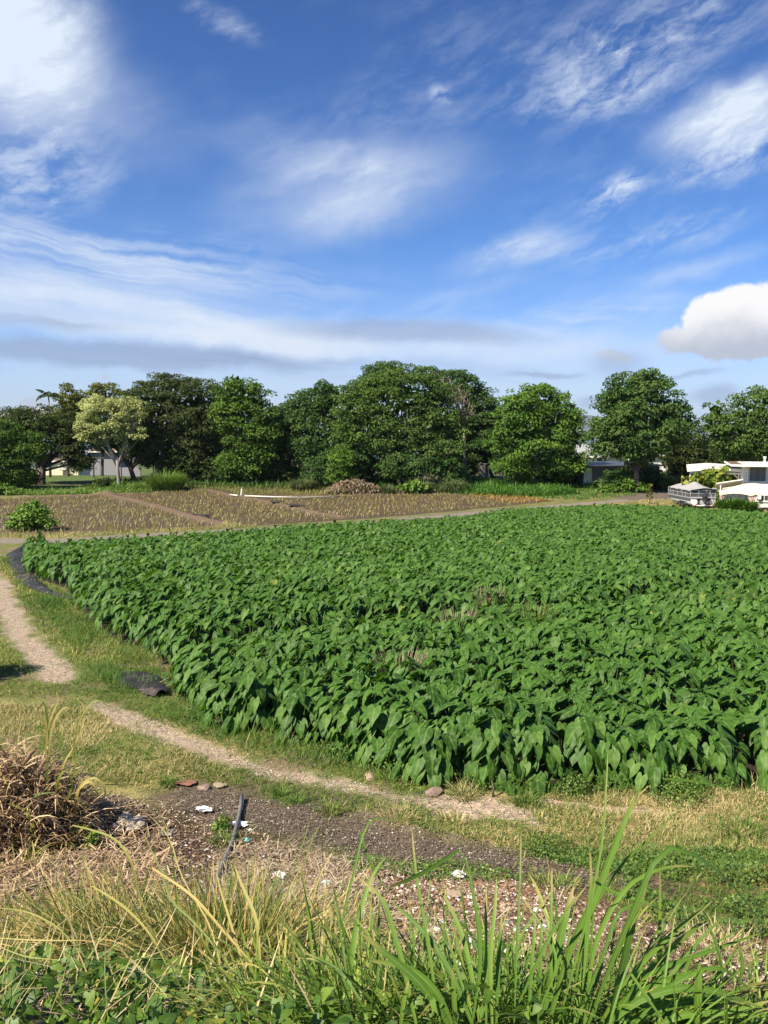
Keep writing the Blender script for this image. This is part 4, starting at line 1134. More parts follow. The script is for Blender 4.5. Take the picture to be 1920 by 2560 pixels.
def rock(name, label, px, py, r, mat, cat='stone', seed=0, sq=(1, .8, .7), group=None):
    r_ = np.random.default_rng(seed); d = lobe_dirs(46)
    import bmesh
    bm = bmesh.new()
    k = r * (.55 + .85 * vnoise(d[:, 0] * 1.6 + seed, d[:, 1] * 1.6 + d[:, 2], seed, 3))
    for q, kk in zip(d, k): bm.verts.new((q[0] * kk * sq[0], q[1] * kk * sq[1], q[2] * kk * sq[2]))
    bmesh.ops.convex_hull(bm, input=bm.verts)
    loose = [v for v in bm.verts if not v.link_faces]
    bmesh.ops.delete(bm, geom=loose, context='VERTS')
    me = bpy.data.meshes.new(name); bm.to_mesh(me); bm.free()
    a, b = ground(px, py)
    return tag(link(name, me, mat, None, (a, b, float(G(a, b)) + r * sq[2] * .35), r_.uniform(0, 6)), label, cat, group)
M_white = plain('white_litter', (.78, .76, .70), .6, .3, var=.08, sc=12)
M_cloth = plain('grey_cloth', (.40, .38, .34), .9, .1, var=.2, sc=12)
rag('plastic_sheet', 'white plastic scrap at the left end of the brown mound beyond the seedlings', 508, 1204, .6, M_white, 'litter', seed=3, flat=.15, stretch=2.0)
rag('litter', 'white scrap lying on the red earth ridge between the seedling beds', 513, 1290, .2, M_white, 'litter', seed=4, flat=.5)
M_plastic = plain('black_plastic', (.022, .021, .022), .6, .25, var=.3, sc=5, dirt=((.16, .12, .09), .75), bmp=.8)
for k_, (a_, b_) in enumerate([(505, 1296), (690, 1262), (740, 1272)]):
    rag('plastic_scrap', ['dark plastic scrap beside the white scrap on the red ridge', 'dark plastic liner scrap on the far mud ridge', 'dark plastic liner scrap near the road end of the far mud ridge'][k_], a_, b_, .55, M_plastic, 'plastic sheet', seed=12 + k_, flat=.3, stretch=1.8, rz=-.6)
# ------------------------------------------------------------------ buildings
M_wallw = plain('white_siding', (.74, .71, .62), .75, .25, var=.05, sc=3, dirt=((.52, .47, .38), .35))
M_trimw = plain('white_trim', (.78, .76, .70), .6, .3, var=.05)
M_roofb = plain('brown_roof', (.16, .11, .085), .9, .1, var=.2, sc=8)
M_roofg = plain('grey_roof', (.30, .30, .29), .85, .15, var=.15, sc=3)
M_roofd = plain('dark_metal_roof', (.055, .057, .062), .5, .4, var=.3, sc=1.5, dirt=((.2, .2, .2), .6))
M_grey = plain('shaded_weathered_wall', (.19, .17, .15), .9, .15, var=.15, sc=2, dirt=((.20, .18, .15), .7), bmp=.2)  # shed wall grey darkened: shade of the mango tree put into the colour
M_glass = plain('dark_glass', (.05, .055, .06), .15, .6, var=.2)
M_frame = plain('bronze_frame', (.07, .06, .05), .5, .4)
M_screen = plain('window_screen', (.16, .16, .15), .8, .2, var=.1)
M_conc = plain('concrete', (.20, .185, .165), .95, .1, var=.25, sc=3, bmp=.4, dirt=((.12, .11, .09), .6))
M_cream = plain('cream_canvas', (.72, .63, .44), .85, .15, var=.04, sc=2)
M_drape = plain('mauve_drape', (.50, .36, .31), .9, .1, var=.12, sc=5)
M_wood = plain('painted_wood', (.68, .66, .58), .7, .2, var=.08)
M_lav = plain('pale_grey_wall', (.27, .27, .285), .85, .15, var=.06)
def X(px, Y): return at(px, 1200, Y)[0]
def Z(py, Y): return at(960, py, Y)[2]
def part(fn, name, mat, root, **k):
    mb = MB(); fn(mb); return mb.build(name, mat, root, rel=tuple(root.location), **k)

# white two storey house on the right
YH = 79.0
gx_, gy_ = X(1855, YH), YH
gz_ = float(G(gx_, gy_)) - .2
root = empty('house', (X(1857, YH), YH, gz_), 'white two storey house with a brown roof at the right edge', 'house')
def f(mb):
    mb.box(X(1857, YH), X(2250, YH), YH, YH + 9, Z(1216, YH), Z(1160, YH))
    mb.box(X(1813, YH), X(2250, YH), YH + .05, YH + 9.1, gz_, Z(1216, YH) - .004)
part(f, 'wall', M_wallw, root, bevel=.02)
def f(mb):
    for k in range(7):
        z = Z(1216, YH) + .1 + k * .31
        mb.box(X(1857, YH) + .03, X(1871.5, YH), YH - .018, YH + .01, z, z + .02); mb.box(X(1909, YH), X(2200, YH), YH - .018, YH + .01, z, z + .02)
    for k in range(9):
        xx = X(1822 + k * 14.5, YH)
        if 1886 < 1822 + k * 14.5 < 1922: continue
        mb.box(xx, xx + .05, YH + .03, YH + .06, gz_ + .4, Z(1222, YH))
part(f, 'siding_seams', plain('seam', (.40, .36, .30), .9, .1), root)
def f(mb):
    a = Z(1163, YH); y0 = YH - 1.4
    mb.hexa([(X(1828, YH), y0, a), (X(2260, YH), y0, a), (X(2260, YH), YH + 10, a + .05), (X(1828, YH), YH + 10, a + .05),
             (X(1828, YH), y0, a + .06), (X(2260, YH), y0, a + .06), (X(2260, YH), YH + 10, a + .11), (X(1828, YH), YH + 10, a + .11)])
rf = part(f, 'roof', M_roofb, root)
def f(mb):
    a = Z(1163, YH); y0 = YH - 1.46
    mb.hexa([(X(1826, YH), y0 - .03, a - .08), (X(2260, YH), y0 - .03, a - .08), (X(2260, YH), y0 + .05, a - .08), (X(1826, YH), y0 + .05, a - .08),
             (X(1826, YH), y0 - .03, a + .10), (X(2260, YH), y0 - .03, a + .10), (X(2260, YH), y0 + .05, a + .10), (X(1826, YH), y0 + .05, a + .10)])
    mb.hexa([(X(1826, YH), y0 + .055, a - .08), (X(1826, YH) + .05, y0 + .055, a - .08), (X(1826, YH) + .05, YH + 10, a - .03), (X(1826, YH), YH + 10, a - .03),
             (X(1826, YH), y0 + .055, a + .10), (X(1826, YH) + .05, y0 + .055, a + .10), (X(1826, YH) + .05, YH + 10, a + .15), (X(1826, YH), YH + 10, a + .15)])
    mb.bar((X(1856, YH) - .1, y0 + .1, a - .05), (X(1868, YH), YH - .04, a - .5), .07)
    mb.tube([(X(1868, YH), YH - .06, a - .5), (X(1868, YH), YH - .06, Z(1216, YH))], .045, 6)
s_ = part(f, 'fascia', M_trimw, root); 
def f(mb): mb.tube([(X(1912, YH), YH + 3, Z(1163, YH)), (X(1912, YH), YH + 3, Z(1143, YH + 3))], .09, 8); mb.tube([(X(1912, YH), YH + 3, Z(1146, YH + 3)), (X(1912, YH), YH + 3, Z(1141, YH + 3))], .15, 8)
part(f, 'vent_pipe', M_trimw, root, smooth=True)
def window(root, x0, x1, z0, z1, y, frame=M_frame, pane=M_screen, mull=1, w=.07):
    mb = MB()
    mb.box(x0, x1, y - .06, y - .005, z1 - w, z1); mb.box(x0, x1, y - .06, y - .005, z0, z0 + w)
    mb.box(x0, x0 + w, y - .06, y - .005, z0 + w, z1 - w); mb.box(x1 - w, x1, y - .06, y - .005, z0 + w, z1 - w)
    for k in range(mull):
        xm = x0 + (x1 - x0) * (k + 1) / (mull + 1)
        mb.box(xm - w * .4, xm + w * .4, y - .055, y - .005, z0 + w, z1 - w)
    wnd = mb.build('window', frame, root, rel=tuple(root.location))
    mb = MB(); mb.box(x0 + w, x1 - w, y - .03, y - .004, z0 + w, z1 - w); mb.build('pane', pane, wnd, rel=tuple(root.location))
    mb = MB(); mb.box(x0 - .05, x1 + .05, y - .12, y - .003, z0 - .07, z0 - .002); mb.build('sill', M_trimw, wnd, rel=tuple(root.location))
    return wnd
window(root, X(1872.5, YH), X(1908, YH), Z(1202, YH), Z(1169, YH), YH)
window(root, X(1889, YH), X(1926, YH), Z(1252, YH), Z(1236, YH), YH + .05, frame=M_trimw, pane=M_glass, mull=3, w=.06)
def f(mb): mb.box(X(1892, YH), X(1900, YH), YH - .35, YH + .0, Z(1247, YH), Z(1233, YH))
part(f, 'air_conditioner', M_trimw, root, bevel=.03)
# slanting awning on the left end of the house
def f(mb):
    a, b = X(1804, 78), X(1866, 78)
    z0, z1 = Z(1210, 78), Z(1199, 78)
    mb.hexa([(a, 77.2, z0), (b, 77.2, z1), (b, 78.9, z1 - .62), (a, 78.9, z0 - .62), (a, 77.2, z0 + .1), (b, 77.2, z1 + .1), (b, 78.9, z1 - .52), (a, 78.9, z0 - .52)])
aw = part(f, 'awning', M_wood, root)
def f(mb):
    mb.bar((X(1815, 78), 77.4, gz_), (X(1815, 78), 77.4, Z(1209, 78)), .09)
    mb.bar((X(1815, 78), 77.4, Z(1213, 78)), (X(1824, 78), 77.4, Z(1207.5, 78)), .06)
    mb.bar((X(1844, 78), 78.9, Z(1211, 78)), (X(1840, 78), 77.5, Z(1206, 78)), .06)
part(f, 'awning_brackets', M_wood, root)
root.rotation_euler = (0, 0, -R(20))

# garden canopy with tied drapes
YC = 75.6
cx0, cx1 = X(1803, YC), X(2040, YC)
root = empty('canopy', (cx0, YC, float(G(cx0, YC))), 'cream fabric garden canopy with scalloped edge and tied mauve drapes before the white house', 'canopy')
N = 90; Vv, Ff = [], []
ztop, zed = Z(1209, YC + 1.4), Z(1231, YC)
for j in range(9):
    t = j / 8
    for i in range(N + 1):
        u = i / N; xx = cx0 + (cx1 - cx0) * u
        hip = min(1, (xx - cx0) / 2.3)
        sag = .05 * math.sin(math.pi * t) + .03 * math.sin(6.28 * u * 5)
        zz = zed + (ztop - zed) * min(t, hip) ** 1.15 - sag
        if t > hip: zz = zed + (ztop - zed) * hip ** 1.15 - sag
        Vv.append((xx - cx0, t * 2.3, zz - root.location.z))
for j in range(8):
    for i in range(N): a = j * (N + 1) + i; Ff.append((a, a + 1, a + N + 2, a + N + 1))
b0 = len(Vv)                         # scalloped valance
for i in range(N + 1):
    u = i / N; xx = (cx1 - cx0) * u; sc_ = abs(math.sin(math.pi * xx / 2.62))
    Vv.append((xx, -.02, zed - root.location.z)); Vv.append((xx, -.04, zed - root.location.z - .34 + .26 * sc_ ** .6))
for i in range(N): a = b0 + 2 * i; Ff.append((a, a + 1, a + 3, a + 2))
lp, ct = quadset(Ff)
o = link('fabric_roof', mesh_np('fabric_roof', np.array(Vv), lp, ct, smooth=False), M_cream, root)
sm_ = o.modifiers.new('thickness', 'SOLIDIFY'); sm_.thickness = .02
def f(mb):
    for k in range(4): mb.tube([(cx0 + .15 + 2.62 * k, YC + .05, float(G(cx0, YC))), (cx0 + .15 + 2.62 * k, YC + .05, zed)], .04, 6)
part(f, 'poles', M_drape, root)
for k in range(4):
    xc = cx0 + .15 + 2.62 * k; Vv, Ff = [], []
    hh = zed - float(G(xc, YC)) - .1
    for j in range(11):
        t = j / 10; wd = (.52 if k else .30) * (abs(t - .62) ** .9 * 1.25 + .16) if t < .62 else .10 + .25 * (t - .62)
        for i in range(15):
            a = (i / 14 - .5) * 2
            Vv.append((xc - cx0 + a * wd, .1 + .05 * math.cos(i * 1.9), zed - root.location.z - .05 - t * hh))
    for j in range(10):
        for i in range(14): a = j * 15 + i; Ff.append((a, a + 1, a + 16, a + 15))
    lp, ct = quadset(Ff)
    o = link('drape', mesh_np('drape', np.array(Vv), lp, ct, smooth=True), M_drape, root); q_ = o.modifiers.new('thickness', 'SOLIDIFY'); q_.thickness = .012

root.rotation_euler = (0, 0, -R(17))
# carport
YP = 82.5
zc = float(G(X(1780, YP), YP))
root = empty('carport', (X(1780, YP), YP, zc), 'flat roofed white carport with braced posts left of the white house', 'carport')
zf, zb = Z(1173, YP), Z(1161, YP + 9)
def f(mb):
    xl, xm, xr = X(1724, YP), X(1775, YP), X(1850, YP)
    for (a, b, da, db) in ((xl, xm, -.06, .12), (xm, xr, .12, -.06)):
        mb.hexa([(a, YP, zf + da), (b, YP, zf + db), (b, YP + 9, zb + db), (a, YP + 9, zb + da), (a, YP, zf + da + .06), (b, YP, zf + db + .06), (b, YP + 9, zb + db + .06), (a, YP + 9, zb + da + .06)])
rr = part(f, 'roof', plain('white_metal_roof', (.66, .65, .60), .6, .3, var=.08, sc=2, dirt=((.45, .42, .36), .5)), root)
def f(mb):
    xl, xm, xr = X(1722, YP), X(1775, YP), X(1850, YP)
    for (a, b, da, db) in ((xl, xm, -.06, .12), (xm, xr, .12, -.06)):
        mb.hexa([(a, YP - .06, zf + da - .22), (b, YP - .06, zf + db - .22), (b, YP - .01, zf + db - .22), (a, YP - .01, zf + da - .22),
                 (a, YP - .06, zf + da + .1), (b, YP - .06, zf + db + .1), (b, YP - .01, zf + db + .1), (a, YP - .01, zf + da + .1)])
    mb.hexa([(xl, YP, zf - .32), (xl + .05, YP, zf - .32), (xl + .05, YP + 9, zb - .32), (xl, YP + 9, zb - .32), (xl, YP, zf), (xl + .05, YP, zf), (xl + .05, YP + 9, zb), (xl, YP + 9, zb)])
part(f, 'fascia', M_trimw, root)
def f(mb):
    mb.bar((X(1727, YP), YP + .3, zf - .33), (X(1850, YP), YP + .3, zf - .45), .14, .2)
    mb.bar((X(1727, YP), YP + 8.5, zb - .2), (X(1850, YP), YP + 8.5, zb - .3), .14, .2)
part(f, 'beam', M_wood, root)
for px_, yy in ((1728.5, .3), (1841, .3), (1735, 8.3), (1838, 8.3)):
    def f(mb): mb.bar((X(px_, YP), YP + yy, zc - .2), (X(px_, YP), YP + yy, (zf if yy < 1 else zb) - .42), .13)
    part(f, 'post', M_wood, root)
for a_, b_ in (((1729, 1196), (1745, 1179)), ((1840, 1198), (1826, 1184)), ((1790, 1190), (1800, 1182))):
    def f(mb): mb.bar(at(a_[0], a_[1], YP + .3), at(b_[0], b_[1], YP + .3), .1)
    part(f, 'brace', M_wood, root)
mb = MB(); x0 = X(1752, 86); z0 = float(G(x0, 86)); zz = Z(1196, 86)
for i in range(3): mb.box(x0 + .05 * i, x0 + .9 - .06 * i, 86, 86.7, zz + .14 * i + .004 * i, zz + .14 * (i + 1))
mb.box(x0, x0 + .9, 86, 86.7, z0, zz - .004)
root.rotation_euler = (0, 0, -R(20))
tag(mb.build('storage_box', plain('orange_plastic', (.62, .24, .15), .6, .3), bevel=.03), 'faded orange box stored under the carport roof', 'box')

# long grey shed below the tall dark mango
YS = 105.0; zs = float(G(X(1550, YS), YS)) - .3
root = empty('shed', (X(1550, YS), YS, zs), 'long low grey shed with a dark metal roof under the domed mango tree', 'shed')
def f(mb): mb.box(X(1461, YS), X(1648, YS), YS, YS + 7, zs, Z(1166, YS))
part(f, 'wall', M_grey, root)
def f(mb):
    for k in range(9): xx = X(1483 + k * 20, YS); mb.box(xx, xx + .06, YS - .03, YS + .01, zs, Z(1168, YS))
part(f, 'wall_battens', M_conc, root)
def f(mb):
    z0, z1 = Z(1163, YS), Z(1153, YS + 8.5)
    mb.hexa([(X(1452, YS), YS - 1.1, z0 - .1), (X(1656, YS), YS - 1.1, z0 - .1), (X(1656, YS), YS + 8.5, z1 - .1), (X(1452, YS), YS + 8.5, z1 - .1),
             (X(1452, YS), YS - 1.1, z0), (X(1656, YS), YS - 1.1, z0), (X(1656, YS), YS + 8.5, z1), (X(1452, YS), YS + 8.5, z1)])
part(f, 'roof', M_roofd, root)
def f(mb): mb.box(X(1459, YS), X(1479, YS), YS - .06, YS - .02, zs + .2, Z(1170, YS))
part(f, 'panel', M_wallw, root)  # white slab puts the sunlit left end of the wall into colour
# low kerb wall right of the shed
mb = MB(); a = gp(1648, 1208); b = gp(1700, 1211); mb.hexa([(a[0], a[1], a[2] - .3), (b[0], b[1], b[2] - .3), (b[0], b[1] + .25, b[2] - .3), (a[0], a[1] + .25, a[2] - .3),
    (a[0], a[1], a[2] + .35), (b[0], b[1], b[2] + .35), (b[0], b[1] + .25, b[2] + .35), (a[0], a[1] + .25, a[2] + .35)])
tag(mb.build('low_wall', M_conc, bevel=.02), 'low concrete wall between the grey shed and the boat', 'wall')

def simple_house(label, Yd, x0, x1, ze, roof_mat, wall_mat, ridge_py, wins=(), depth=9, over=.6, gable_front=False, base=None):
    xa, xb = X(x0, Yd), X(x1, Yd); xm = (xa + xb) / 2
    zb_ = float(G(xm, Yd)) - .3 if base is None else base
    root = empty('house', (xm, Yd, zb_), label, 'house')
    zev = Z(ze, Yd); zr = Z(ridge_py, Yd + (0 if gable_front else depth / 2))
    def f(mb):
        mb.box(xa, xb, Yd, Yd + depth, zb_, zev)
        if gable_front: mb.quad((xa, Yd - .002, zev), (xb, Yd - .002, zev), (xm, Yd - .002, zr - .1))
    part(f, 'wall', wall_mat, root)
    def f(mb):
        t = .14
        if gable_front:
            for s, xo in ((xa - over, 0), (xb + over, 0)):
                mb.hexa([(s, Yd - over, zev - .25), (xm, Yd - over, zr), (xm, Yd + depth, zr), (s, Yd + depth, zev - .25)][::(1 if s < xm else -1)] +
                        [(s, Yd - over, zev - .25 + t), (xm, Yd - over, zr + t), (xm, Yd + depth, zr + t), (s, Yd + depth, zev - .25 + t)][::(1 if s < xm else -1)])
        else:
            ym = Yd + depth / 2
            mb.hexa([(xa - over, Yd - over, zev - .12), (xb + over, Yd - over, zev - .12), (xb - 1.5, ym, zr), (xa + 1.5, ym, zr),
                     (xa - over, Yd - over, zev), (xb + over, Yd - over, zev), (xb - 1.5, ym, zr + t), (xa + 1.5, ym, zr + t)])
            mb.hexa([(xb + over, Yd + depth + over, zev - .12), (xa - over, Yd + depth + over, zev - .12), (xa + 1.5, ym + .002, zr), (xb - 1.5, ym + .002, zr),
                     (xb + over, Yd + depth + over, zev), (xa - over, Yd + depth + over, zev), (xa + 1.5, ym + .002, zr + t), (xb - 1.5, ym + .002, zr + t)])
    part(f, 'roof', roof_mat, root)
    def f(mb): mb.box(xa - over - .02, xb + over + .02, Yd - over - .08, Yd - over - .01, zev - .22, zev + .03)
    if not gable_front: part(f, 'fascia', M_trimw, root)
    for (wx0, wx1, wy0, wy1) in wins: window(root, X(wx0, Yd), X(wx1, Yd), Z(wy1, Yd), Z(wy0, Yd), Yd, pane=M_glass)
    return root
simple_house('grey roofed house with pale walls behind the grey shed', 140, 1440, 1568, 1141, M_roofg, M_wallw, 1112, [(1492, 1503, 1144, 1153), (1467, 1476, 1142, 1147)], depth=14)
simple_house('pale house glimpsed behind the domed mango tree, right of the grey roofed house', 142, 1600, 1668, 1137, M_roofg, M_wallw, 1124, [], depth=10)
simple_house('cream house glimpsed under the olive tree beyond the mown lawn', 150, 80, 196, 1152, M_roofb, M_cream, 1136, [(90, 108, 1160, 1172), (170, 182, 1160, 1170)], depth=9)
simple_house('pale grey wall of a house seen behind the blossom tree trunk', 138, 226, 292, 1128, M_roofb, M_lav, 1112, [], depth=9)
simple_house('white gabled house whose roof peaks above the far left trees', 172, 56, 114, 1032, M_trimw, M_trimw, 1020, [], gable_front=True, depth=9, over=.5)
simple_house('flat white roofed house at the far left edge above the trees', 168, -60, 27, 1042, M_trimw, M_wallw, 1031, [(4, 12, 1046, 1056)], depth=9, over=.3)
# dark band, porch and stair rail of the cream house
root = empty('porch', (X(148, 147), 147, float(G(X(148, 147), 147))), 'small cream porch with a railing in front of the cream house', 'porch')
def f(mb):
    for k in range(7): xx = X(146 + k * 2, 147); mb.box(xx, xx + .05, 147, 147.05, Z(1174, 147), Z(1165, 147))
    mb.box(X(145.5, 147), X(159, 147), 146.98, 147.07, Z(1165, 147), Z(1164, 147))
part(f, 'railing', M_trimw, root)
def f(mb): mb.box(X(149, 147), X(157, 147), 147.1, 149.5, root.location.z - .2, Z(1174.2, 147))
part(f, 'landing', M_cream, root)
# open shelter
YO = 122; root = empty('shelter', (X(345, YO), YO, float(G(X(345, YO), YO))), 'open sided dark roofed shelter on thin posts beside the blossom tree trunk', 'shelter')
def f(mb): mb.hexa([(X(296, YO), YO - 1, Z(1150, YO)), (X(392, YO), YO - 1, Z(1150, YO)), (X(392, YO), YO + 6, Z(1146, YO)), (X(296, YO), YO + 6, Z(1146, YO)),
                    (X(296, YO), YO - 1, Z(1146, YO)), (X(392, YO), YO - 1, Z(1146, YO)), (X(392, YO), YO + 6, Z(1140, YO)), (X(296, YO), YO + 6, Z(1140, YO))])
part(f, 'roof', M_roofd, root)
for px_, yy in ((304, 0), (331, 0), (384, 0), (304, 5), (384, 5)):
    def f(mb): mb.bar((X(px_, YO), YO + yy, root.location.z - .2), (X(px_, YO), YO + yy, Z(1149, YO)), .16)
    part(f, 'post', M_frame, root)
def f(mb): mb.box(X(352, YO), X(360, YO), YO + 3, YO + 3.2, Z(1174, YO), Z(1153, YO))
part(f, 'panel', M_lav, root)
mb = MB(); mb.box(X(296, 128), X(352, 128), 128, 128.3, float(G(-40, 128)) - .5, Z(1169, 128)); tag(mb.build('low_wall', M_lav, bevel=.03), 'low pale wall behind the open shelter', 'wall')
mb = MB(); mb.bar((X(235, 121), 121, float(G(-40, 121)) - .1), (X(235, 121), 121, Z(1148, 121)), .2); mb.box(X(232, 121), X(262, 121), 120.9, 121.1, Z(1148, 121), Z(1143, 121))
tag(mb.build('post', M_frame, bevel=.02), 'dark timber post with a short cross beam left of the blossom tree', 'post')

# concrete hut
YK = 115.5; zk = float(G(X(1208, YK), YK)) - .3
root = empty('hut', (X(1208, YK), YK, zk), 'small weathered concrete block hut with a dark opening beside the bright mango tree', 'hut')
def f(mb):
    mb.box(X(1198, YK), X(1213, YK), YK, YK + .9, zk, Z(1162, YK)); mb.box(X(1213, YK), X(1224, YK), YK + .85, YK + 1.0, zk, Z(1162, YK))
part(f, 'wall', M_conc, root, bevel=.03)
def f(mb):
    for k in range(6): z_ = zk + .25 + k * .28; mb.box(X(1198, YK) + .01, X(1213, YK) - .01, YK - .012, YK + .01, z_, z_ + .022)
part(f, 'block_joints', M_grey, root)
def f(mb): mb.box(X(1196.5, YK), X(1225, YK), YK - .05, YK + 1.05, Z(1162, YK) + .004, Z(1159, YK)); mb.box(X(1199, YK), X(1203, YK), YK, YK + .3, Z(1158.9, YK), Z(1156, YK))
part(f, 'roof', M_conc, root, bevel=.02)
def f(mb): mb.bar((X(1224, YK) - .1, YK + .1, zk), (X(1222.5, YK) - .1, YK + .1, Z(1162, YK)), .1)
part(f, 'post', M_wood, root)
mb = MB(); bx_, by_ = X(1221.5, 114.5), 114.5; bz_ = float(G(bx_, by_)); mb.tube([(bx_, by_, bz_), (bx_, by_, bz_ + .45), (bx_, by_, bz_ + .62), (bx_, by_, bz_ + .68)], [.2, .2, .16, .08], 10)
tag(mb.build('jug', plain('yellow_plastic', (.55, .45, .12), .5, .3), smooth=True), 'yellow plastic jug on the ground by the concrete hut', 'jug')
rock('boulder', 'grey boulder under the bright mango tree, right of the concrete hut', 1250, 1203, .45, M_conc, seed=5, sq=(1, .8, 1.1))

# ------------------------------------------------------------------ pontoon boat on its trailer
M_alu = plain('brushed_aluminium', (.50, .51, .52), .42, .5, metal=.35, var=.06)
M_aluw = plain('pale_aluminium', (.42, .43, .44), .45, .5, metal=.3, var=.05)
M_panel = plain('grey_side_panel', (.12, .122, .125), .35, .5, metal=.4, var=.06)
M_dark = plain('dark_vinyl', (.03, .032, .036), .5, .4)
M_cover = plain('grey_boat_cover', (.31, .30, .295), .9, .1, var=.06, sc=3)
M_motor = plain('outboard_cowl', (.035, .037, .045), .35, .5)
M_rubber = plain('rubber', (.02, .02, .02), .85, .2)
bx0, by0, _ = at(1757, 1266, 79.5); bz0 = float(G(bx0, by0))
rzb = R(91)
root = empty('pontoon_boat', (bx0, by0, bz0), 'grey pontoon boat under a sagging grey cover, parked beside the house', 'boat', rz=rzb)
def bpart(name, mat, fn, par=None, **k):
    mb = MB(); fn(mb); return mb.build(name, mat, par or root, **k)
for s in (-1, 0, 1):
    def f(mb): mb.tube([(-.15, s * .92, .60), (5.2, s * .92, .60), (5.8, s * .92, .64), (6.15, s * .92, .72), (6.35, s * .92, .82)], [.325, .325, .28, .16, .03], 20)
    o = bpart('pontoon', M_alu, f, smooth=False)
    for p_ in o.data.polygons: p_.use_smooth = len(p_.vertices) == 4
for s in (-1, 1):
    def f(mb): mb.tube([(-.19, s * .92, .60), (-.155, s * .92, .60)], [.27, .33], 20)
    bpart('end_cap', M_trimw, f)  # white discs added: sunlit gleam of the metal ends put into colour
def f(mb): mb.box(-.25, 6.0, -1.27, 1.27, .95, 1.06)
bpart('deck', M_aluw, f, bevel=.02)
def f(mb):
    for s in (-1, 1): mb.box(.05, 5.9, s * 1.25 - .02, s * 1.25 + .02, 1.065, 1.42)
    for s in (-1, 1): mb.box(.0, 5.9, s * 1.275 - .005, s * 1.275 + .012, .70, .945)
bpart('side_panel', M_panel, f)
def f(mb):
    for s in (-1, 1): mb.box(.05, 5.9, s * 1.25 - .012, s * 1.25 + .012, 1.46, 1.74)
    mb.box(.03, .05, -1.2, 1.2, 1.46, 1.76)
bpart('mesh_screen', M_dark, f)
def f(mb):
    for s in (-1, 1):
        for z_ in (1.44, 1.78): mb.bar((.02, s * 1.27, z_), (5.95, s * 1.27, z_), .05)
        for x_ in (.02, 1.3, 2.1, 3.4, 4.6, 5.3, 5.95): mb.bar((x_, s * 1.275, 1.06), (x_, s * 1.275, 1.8), .045)
        mb.bar((2.15, s * 1.28, 1.5), (3.35, s * 1.28, 1.74), .03)
    for x_ in (0.0, 5.97):
        for z_ in (1.08, 1.44, 1.78): mb.bar((x_, -1.27, z_), (x_, 1.27, z_), .045)
        for y_ in (-.7, -.35, .45): mb.bar((x_, y_, 1.06), (x_, y_, 1.8), .04)
bpart('rail', M_aluw, f)
def f(mb): mb.box(.0, .02, -1.2, 1.2, 1.09, 1.43)
bpart('stern_panel', M_panel, f)
# cover
Nx, Ny = 36, 16; Vv, Ff = [], []
for i in range(Nx + 1):
    xx = -.12 + 6.3 * i / Nx; pk = max(0, 1 - abs(xx - 2.3) / 2.0) * .52 + max(0, 1 - abs(xx - 4.9) / 1.5) * .32 + .16
    hw = 1.34 if xx < 5.2 else 1.34 - (xx - 5.2) * .35
    for j in range(Ny + 1):
        v = j / Ny * 2 - 1; e_ = abs(v)
        if e_ > .86: yy = math.copysign(hw + .01, v); zz = 1.82 - (e_ - .86) / .14 * (.16 + .05 * math.sin(xx * 4))
        else: yy = v / .86 * hw; zz = 1.82 + pk * (1 - (e_ / .86) ** 1.3) - .04 * math.sin(xx * 5 + v * 3) * (1 - e_)
        Vv.append((xx, yy, zz))
for i in range(Nx):
    for j in range(Ny): a = i * (Ny + 1) + j; Ff.append((a, a + Ny + 1, a + Ny + 2, a + 1))
lp, ct = quadset(Ff); o = link('cover', mesh_np('cover', np.array(Vv), lp, ct, smooth=True), M_cover, root); q_ = o.modifiers.new('thickness', 'SOLIDIFY'); q_.thickness = .02
def f(mb): mb.tube([(.3, -.9, 1.88), (-.5, -1.15, 1.95), (-1.0, -1.4, 1.98)], [.05, .07, .05], 8)
bpart('cover_roll', M_cover, f, smooth=True)
def f(mb):
    mb.hexa([(-.85, -.2, 1.15), (-.35, -.2, 1.15), (-.35, .2, 1.15), (-.85, .2, 1.15), (-.75, -.16, 1.62), (-.38, -.16, 1.58), (-.38, .16, 1.58), (-.75, .16, 1.62)])
mo = bpart('outboard_motor', M_motor, f, bevel=.05)
def f(mb):
    mb.hexa([(-.72, -.09, .45), (-.45, -.09, .45), (-.45, .09, .45), (-.72, .09, .45), (-.72, -.12, 1.14), (-.4, -.12, 1.14), (-.4, .12, 1.14), (-.72, .12, 1.14)])
    mb.box(-.42, -.2, -.2, .2, .85, 1.2); mb.tube([(-.95, 0, .5), (-.4, 0, .5)], [.04, .09], 8)
    for k in range(3): a = k * 2.09; mb.quad((-.9, 0, .5), (-.86, .2 * math.cos(a), .5 + .2 * math.sin(a)), (-.94, .2 * math.cos(a + .6), .5 + .2 * math.sin(a + .6)))
bpart('motor_leg', M_motor, f, mo)
def f(mb):
    for y_ in (-1.05, -.72): mb.bar((-.28, y_, 1.35), (-.5, y_, .55), .04)
    for z_, x_ in ((.65, -.47), (.87, -.41), (1.09, -.35)): mb.bar((x_, -1.05, z_), (x_, -.72, z_), .045)
bpart('ladder', M_aluw, f)
root2 = empty('boat_trailer', (bx0, by0, bz0), 'low galvanised trailer carrying the pontoon boat', 'trailer', rz=rzb)
root = root2
def f(mb):
    for s in (-1, 1): mb.bar((-.2, s * .5, .26), (5.0, s * .5, .26), .09)
    for x_ in (0, 1.4, 2.6, 4.2): mb.bar((x_, -1.2, .20), (x_, 1.2, .20), .08)
    mb.bar((4.95, .5, .26), (7.6, 0, .34), .08); mb.bar((4.95, -.5, .26), (7.6, 0, .34), .08)
bpart('frame', M_aluw, f)
